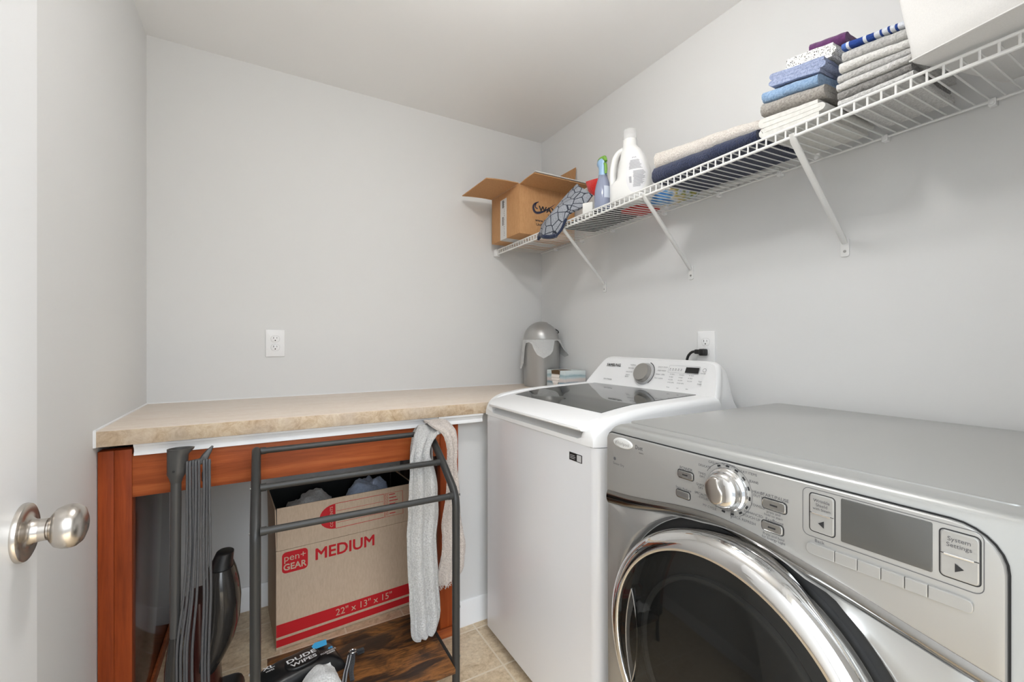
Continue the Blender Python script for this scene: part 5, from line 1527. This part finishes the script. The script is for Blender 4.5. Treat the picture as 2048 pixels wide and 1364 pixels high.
# glossy dust-bin shell
mb = MB()
def shell_ring(z, cx, cy_, rx, ry, n=32):
    return [Vector((cx + rx * spow(math.cos(k * math.tau / n), 2.3), cy_ + ry * spow(math.sin(k * math.tau / n), 2.3), z)) for k in range(n)]
SHY = 1.655
mb.loft([shell_ring(0.165, -0.155, SHY, 0.028, 0.050), shell_ring(0.20, -0.145, SHY, 0.040, 0.062), shell_ring(0.26, -0.125, SHY, 0.050, 0.072), shell_ring(0.32, -0.112, SHY, 0.0505, 0.078), shell_ring(0.38, -0.108, SHY, 0.0495, 0.08), shell_ring(0.43, -0.110, SHY, 0.046, 0.078), shell_ring(0.465, -0.112, SHY, 0.040, 0.070), shell_ring(0.485, -0.112, SHY - 0.004, 0.034, 0.055)])
vb = link('dust_bin', mb, VGLOSS, vc, smooth=60)
mb = MB(); mb.loft([shell_ring(0.482, -0.112, SHY - 0.006, 0.032, 0.045), shell_ring(0.505, -0.108, SHY - 0.01, 0.028, 0.036), shell_ring(0.528, -0.102, SHY - 0.012, 0.024, 0.030), shell_ring(0.531, -0.102, SHY - 0.012, 0.020, 0.026)])
link('spout', mb, BLACK, vb)
mb = MB(); mb.loft([shell_ring(0.10, -0.16, SHY + 0.01, 0.05, 0.07), shell_ring(0.17, -0.16, SHY + 0.01, 0.046, 0.066), shell_ring(0.30, -0.165, SHY + 0.01, 0.044, 0.066), shell_ring(0.40, -0.168, SHY + 0.01, 0.04, 0.06)])
link('body', mb, Mat('vacuum_red_brown', srgb(64, 30, 26), 0.2, 0.1).m, vc, smooth=60)
mb = MB(); mb.box(-0.27, -0.05, 1.50, 1.72, 0.004, 0.10, bevel=0.03, seg=4)
hd = link('floor_head', mb, BLACK, vc)
mb = MB(); mb.tube(cr([(-0.10, 1.52, 0.10), (-0.075, 1.53, 0.115), (-0.052, 1.55, 0.10), (-0.045, 1.56, 0.06)], 5), 0.008, 10, flat=1.8)
link('head_band', mb, plain('vacuum_pale_band', (150, 150, 150), 0.4), hd)

# ------------------------------------------------------------------ things lying on the rack's shelf
BZ = 0.1565
def wipes(name, label, c, ang, L_, W_, H_, main=True):
    w = thing(name, label, 'wipes pack', c, 'wipes packs on the rack shelf')
    ca_, sa_ = math.cos(ang), math.sin(ang)
    fr = Frame(c, (ca_, sa_, 0), (-sa_, ca_, 0))
    def hgt(x, y):
        a, b = abs(x) / (L_ / 2), abs(y) / (W_ / 2)
        return H_ * max(0.0, (1 - min(1, a) ** 4)) ** 0.6 * max(0.0, 1 - min(1, b) ** 5) ** 0.5
    mb = MB()
    nu, nv = 40, 20
    def topf(u, v):
        x = (u - 0.5) * L_; y = (v - 0.5) * W_
        z = max(0.004, hgt(x, y)) + 0.002 * noise.noise(Vector((x * 30, y * 30, 1.0)))
        return fr(x, y, z)
    T = [[mb.v(topf(i / nu, j / nv)) for j in range(nv + 1)] for i in range(nu + 1)]
    B_ = [[mb.v(fr((i / nu - 0.5) * L_, (j / nv - 0.5) * W_, 0.0005)) for j in range(nv + 1)] for i in range(nu + 1)]
    for i in range(nu):
        for j in range(nv):
            mb.f([T[i][j], T[i + 1][j], T[i + 1][j + 1], T[i][j + 1]]); mb.f([B_[i][j], B_[i][j + 1], B_[i + 1][j + 1], B_[i + 1][j]])
    for i in range(nu):
        mb.f([T[i][0], B_[i][0], B_[i + 1][0], T[i + 1][0]]); mb.f([T[i][nv], T[i + 1][nv], B_[i + 1][nv], B_[i][nv]])
    for j in range(nv):
        mb.f([T[0][j], T[0][j + 1], B_[0][j + 1], B_[0][j]]); mb.f([T[nu][j], B_[nu][j], B_[nu][j + 1], T[nu][j + 1]])
    if 'black_wrapper' not in bpy.data.materials: Mat('black_wrapper', srgb(26, 26, 27), 0.3)
    bo = link('wrapper', mb, bpy.data.materials['black_wrapper'], w, smooth=70)
    return w, fr, hgt, bo
WHITE_INK = plain('white_print', (226, 226, 226), 0.6)
wp, wf, wh, wb = wipes('wipes_pack', 'black wipes pack with oval flip lid at the left of the rack shelf', (0.096, 1.492, BZ), math.radians(13.4), 0.255, 0.125, 0.052)
mb = MB()
ov = [(0.010 + 0.050 * spow(math.cos(k * math.tau / 40), 2.5), -0.010 + 0.033 * spow(math.sin(k * math.tau / 40), 2.5)) for k in range(40)]
mb.prism(ov, Frame(wf(0, 0, 0.050), wf.x, wf.y), 0.0, 0.0085, bevel=0.004, seg=3)
wl = link('flip_lid', mb, BLACK, wp)
LF2 = Frame(wf(0.010, -0.010, 0.0585), wf.x, wf.y)
mb = MB()
mb.text('DUDE', LF2, 0.0165, 0.0, 0.011, sx=1.35, h=0.0005, bold=True)
mb.text('WIPES', LF2, 0.0150, 0.0, -0.0125, sx=1.25, h=0.0005, bold=True)
link('lettering', mb, WHITE_INK, wl, smooth=0)
LF3 = Frame(wf(0, 0, 0.0525), wf.x, wf.y)
mb = MB()
mb.text('XL', LF3, 0.014, -0.076, 0.026, sx=1.3, h=0.001, bold=True)
mb.text('WIPES', LF3, 0.0058, -0.076, 0.010, h=0.001, bold=True)
mb.text('FLUSHABLE', LF3, 0.0062, 0.082, -0.026, sx=1.05, h=0.001, bold=True); mb.text('WIPES', LF3, 0.0062, 0.086, -0.036, sx=1.05, h=0.001, bold=True)
link('lettering', mb, WHITE_INK, wb, smooth=0)
CY = plain('bright_blue_print', (64, 172, 226), 0.5)
mb = MB()
mb.text('48', LF3, 0.0105, 0.092, -0.014, h=0.001, bold=True)
mb.poly(LF3, [(0.052, 0.012), (0.090, 0.008), (0.098, 0.036), (0.064, 0.044), (0.050, 0.032)], 0.0006)
link('patch', mb, CY, wb, smooth=0)
w2, wf2, wh2, wb2 = wipes('wipes_pack', 'black wipes pack under the grey cloth at the front of the rack shelf', (0.094, 1.350, BZ), math.radians(13.4), 0.165, 0.115, 0.034)
LF4 = Frame(wf2(0, 0, 0.0355), wf2.x, wf2.y)
mb = MB(); mb.text('XL', LF4, 0.016, -0.046, 0.030, sx=1.2, h=0.001, bold=True)
link('lettering', mb, WHITE_INK, wb2, smooth=0)
# rumpled grey cloth over the packs
mb = MB()
def rag(u, v):
    A, B, C, D = Vector((0.070, 1.376, 0.200)), Vector((0.182, 1.428, 0.214)), Vector((0.200, 1.312, 0.188)), Vector((0.084, 1.290, 0.206))
    p = D.lerp(C, u).lerp(A.lerp(B, u), v)
    hump = 0.016 * math.sin(math.pi * u) * math.sin(math.pi * min(1, v * 0.9 + 0.1)) + 0.010 * math.sin(u * 8.5 + v * 3) * (0.3 + 0.7 * v)
    p.z += hump + 0.008
    p.y += 0.004 * math.sin(u * 3.1) * v
    return p + noise.noise_vector(Vector((u * 4, v * 4, 5))) * 0.006
mb.sheet(rag, 26, 26, 0.006)
link('washcloth', mb, T_LGREY, smooth=80, label='small rumpled pale grey cloth thrown over the black wipes packs', cat='cloth')
# harness strap with ring
hs = thing('strap', 'black strap with white stitching and a metal ring beside the wipes on the rack shelf', 'strap', (0.235, 1.46, BZ))
mb = MB()
mb.tube(cr([(0.278, 1.500, BZ + 0.012), (0.258, 1.498, BZ + 0.016), (0.246, 1.486, BZ + 0.014), (0.236, 1.455, BZ + 0.012), (0.222, 1.415, BZ + 0.012), (0.212, 1.375, BZ + 0.012), (0.206, 1.335, BZ + 0.012)], 5), 0.0075, 8, flat=0.4)
mb.tube(cr([(0.258, 1.494, BZ + 0.013), (0.250, 1.456, BZ + 0.010), (0.240, 1.420, BZ + 0.010), (0.236, 1.380, BZ + 0.010)], 5), 0.0065, 8, flat=0.4)
mb.box(0.272, 0.294, 1.493, 1.508, BZ + 0.003, BZ + 0.015, bevel=0.002)
sb2 = link('webbing', mb, cloth('black_webbing', (32, 32, 36), (20, 20, 24), 300, 0.3), hs)
mb = MB(); mb.tube([(0.257 + 0.011 * math.cos(a), 1.495 + 0.009 * math.sin(a), BZ + 0.021) for a in [k * math.tau / 20 for k in range(20)]], 0.0022, 8, loop=True)
link('ring', mb, CHROME, hs)
mb = MB()
for off in (-0.0045, 0.0045):
    mb.tube([p + Vector((off, 0, 0.0036)) for p in cr([(0.246, 1.486, BZ + 0.014), (0.236, 1.455, BZ + 0.012), (0.222, 1.415, BZ + 0.012), (0.212, 1.375, BZ + 0.012)], 5)], 0.0009, 5)
link('stitching', mb, WHITE_INK, hs)
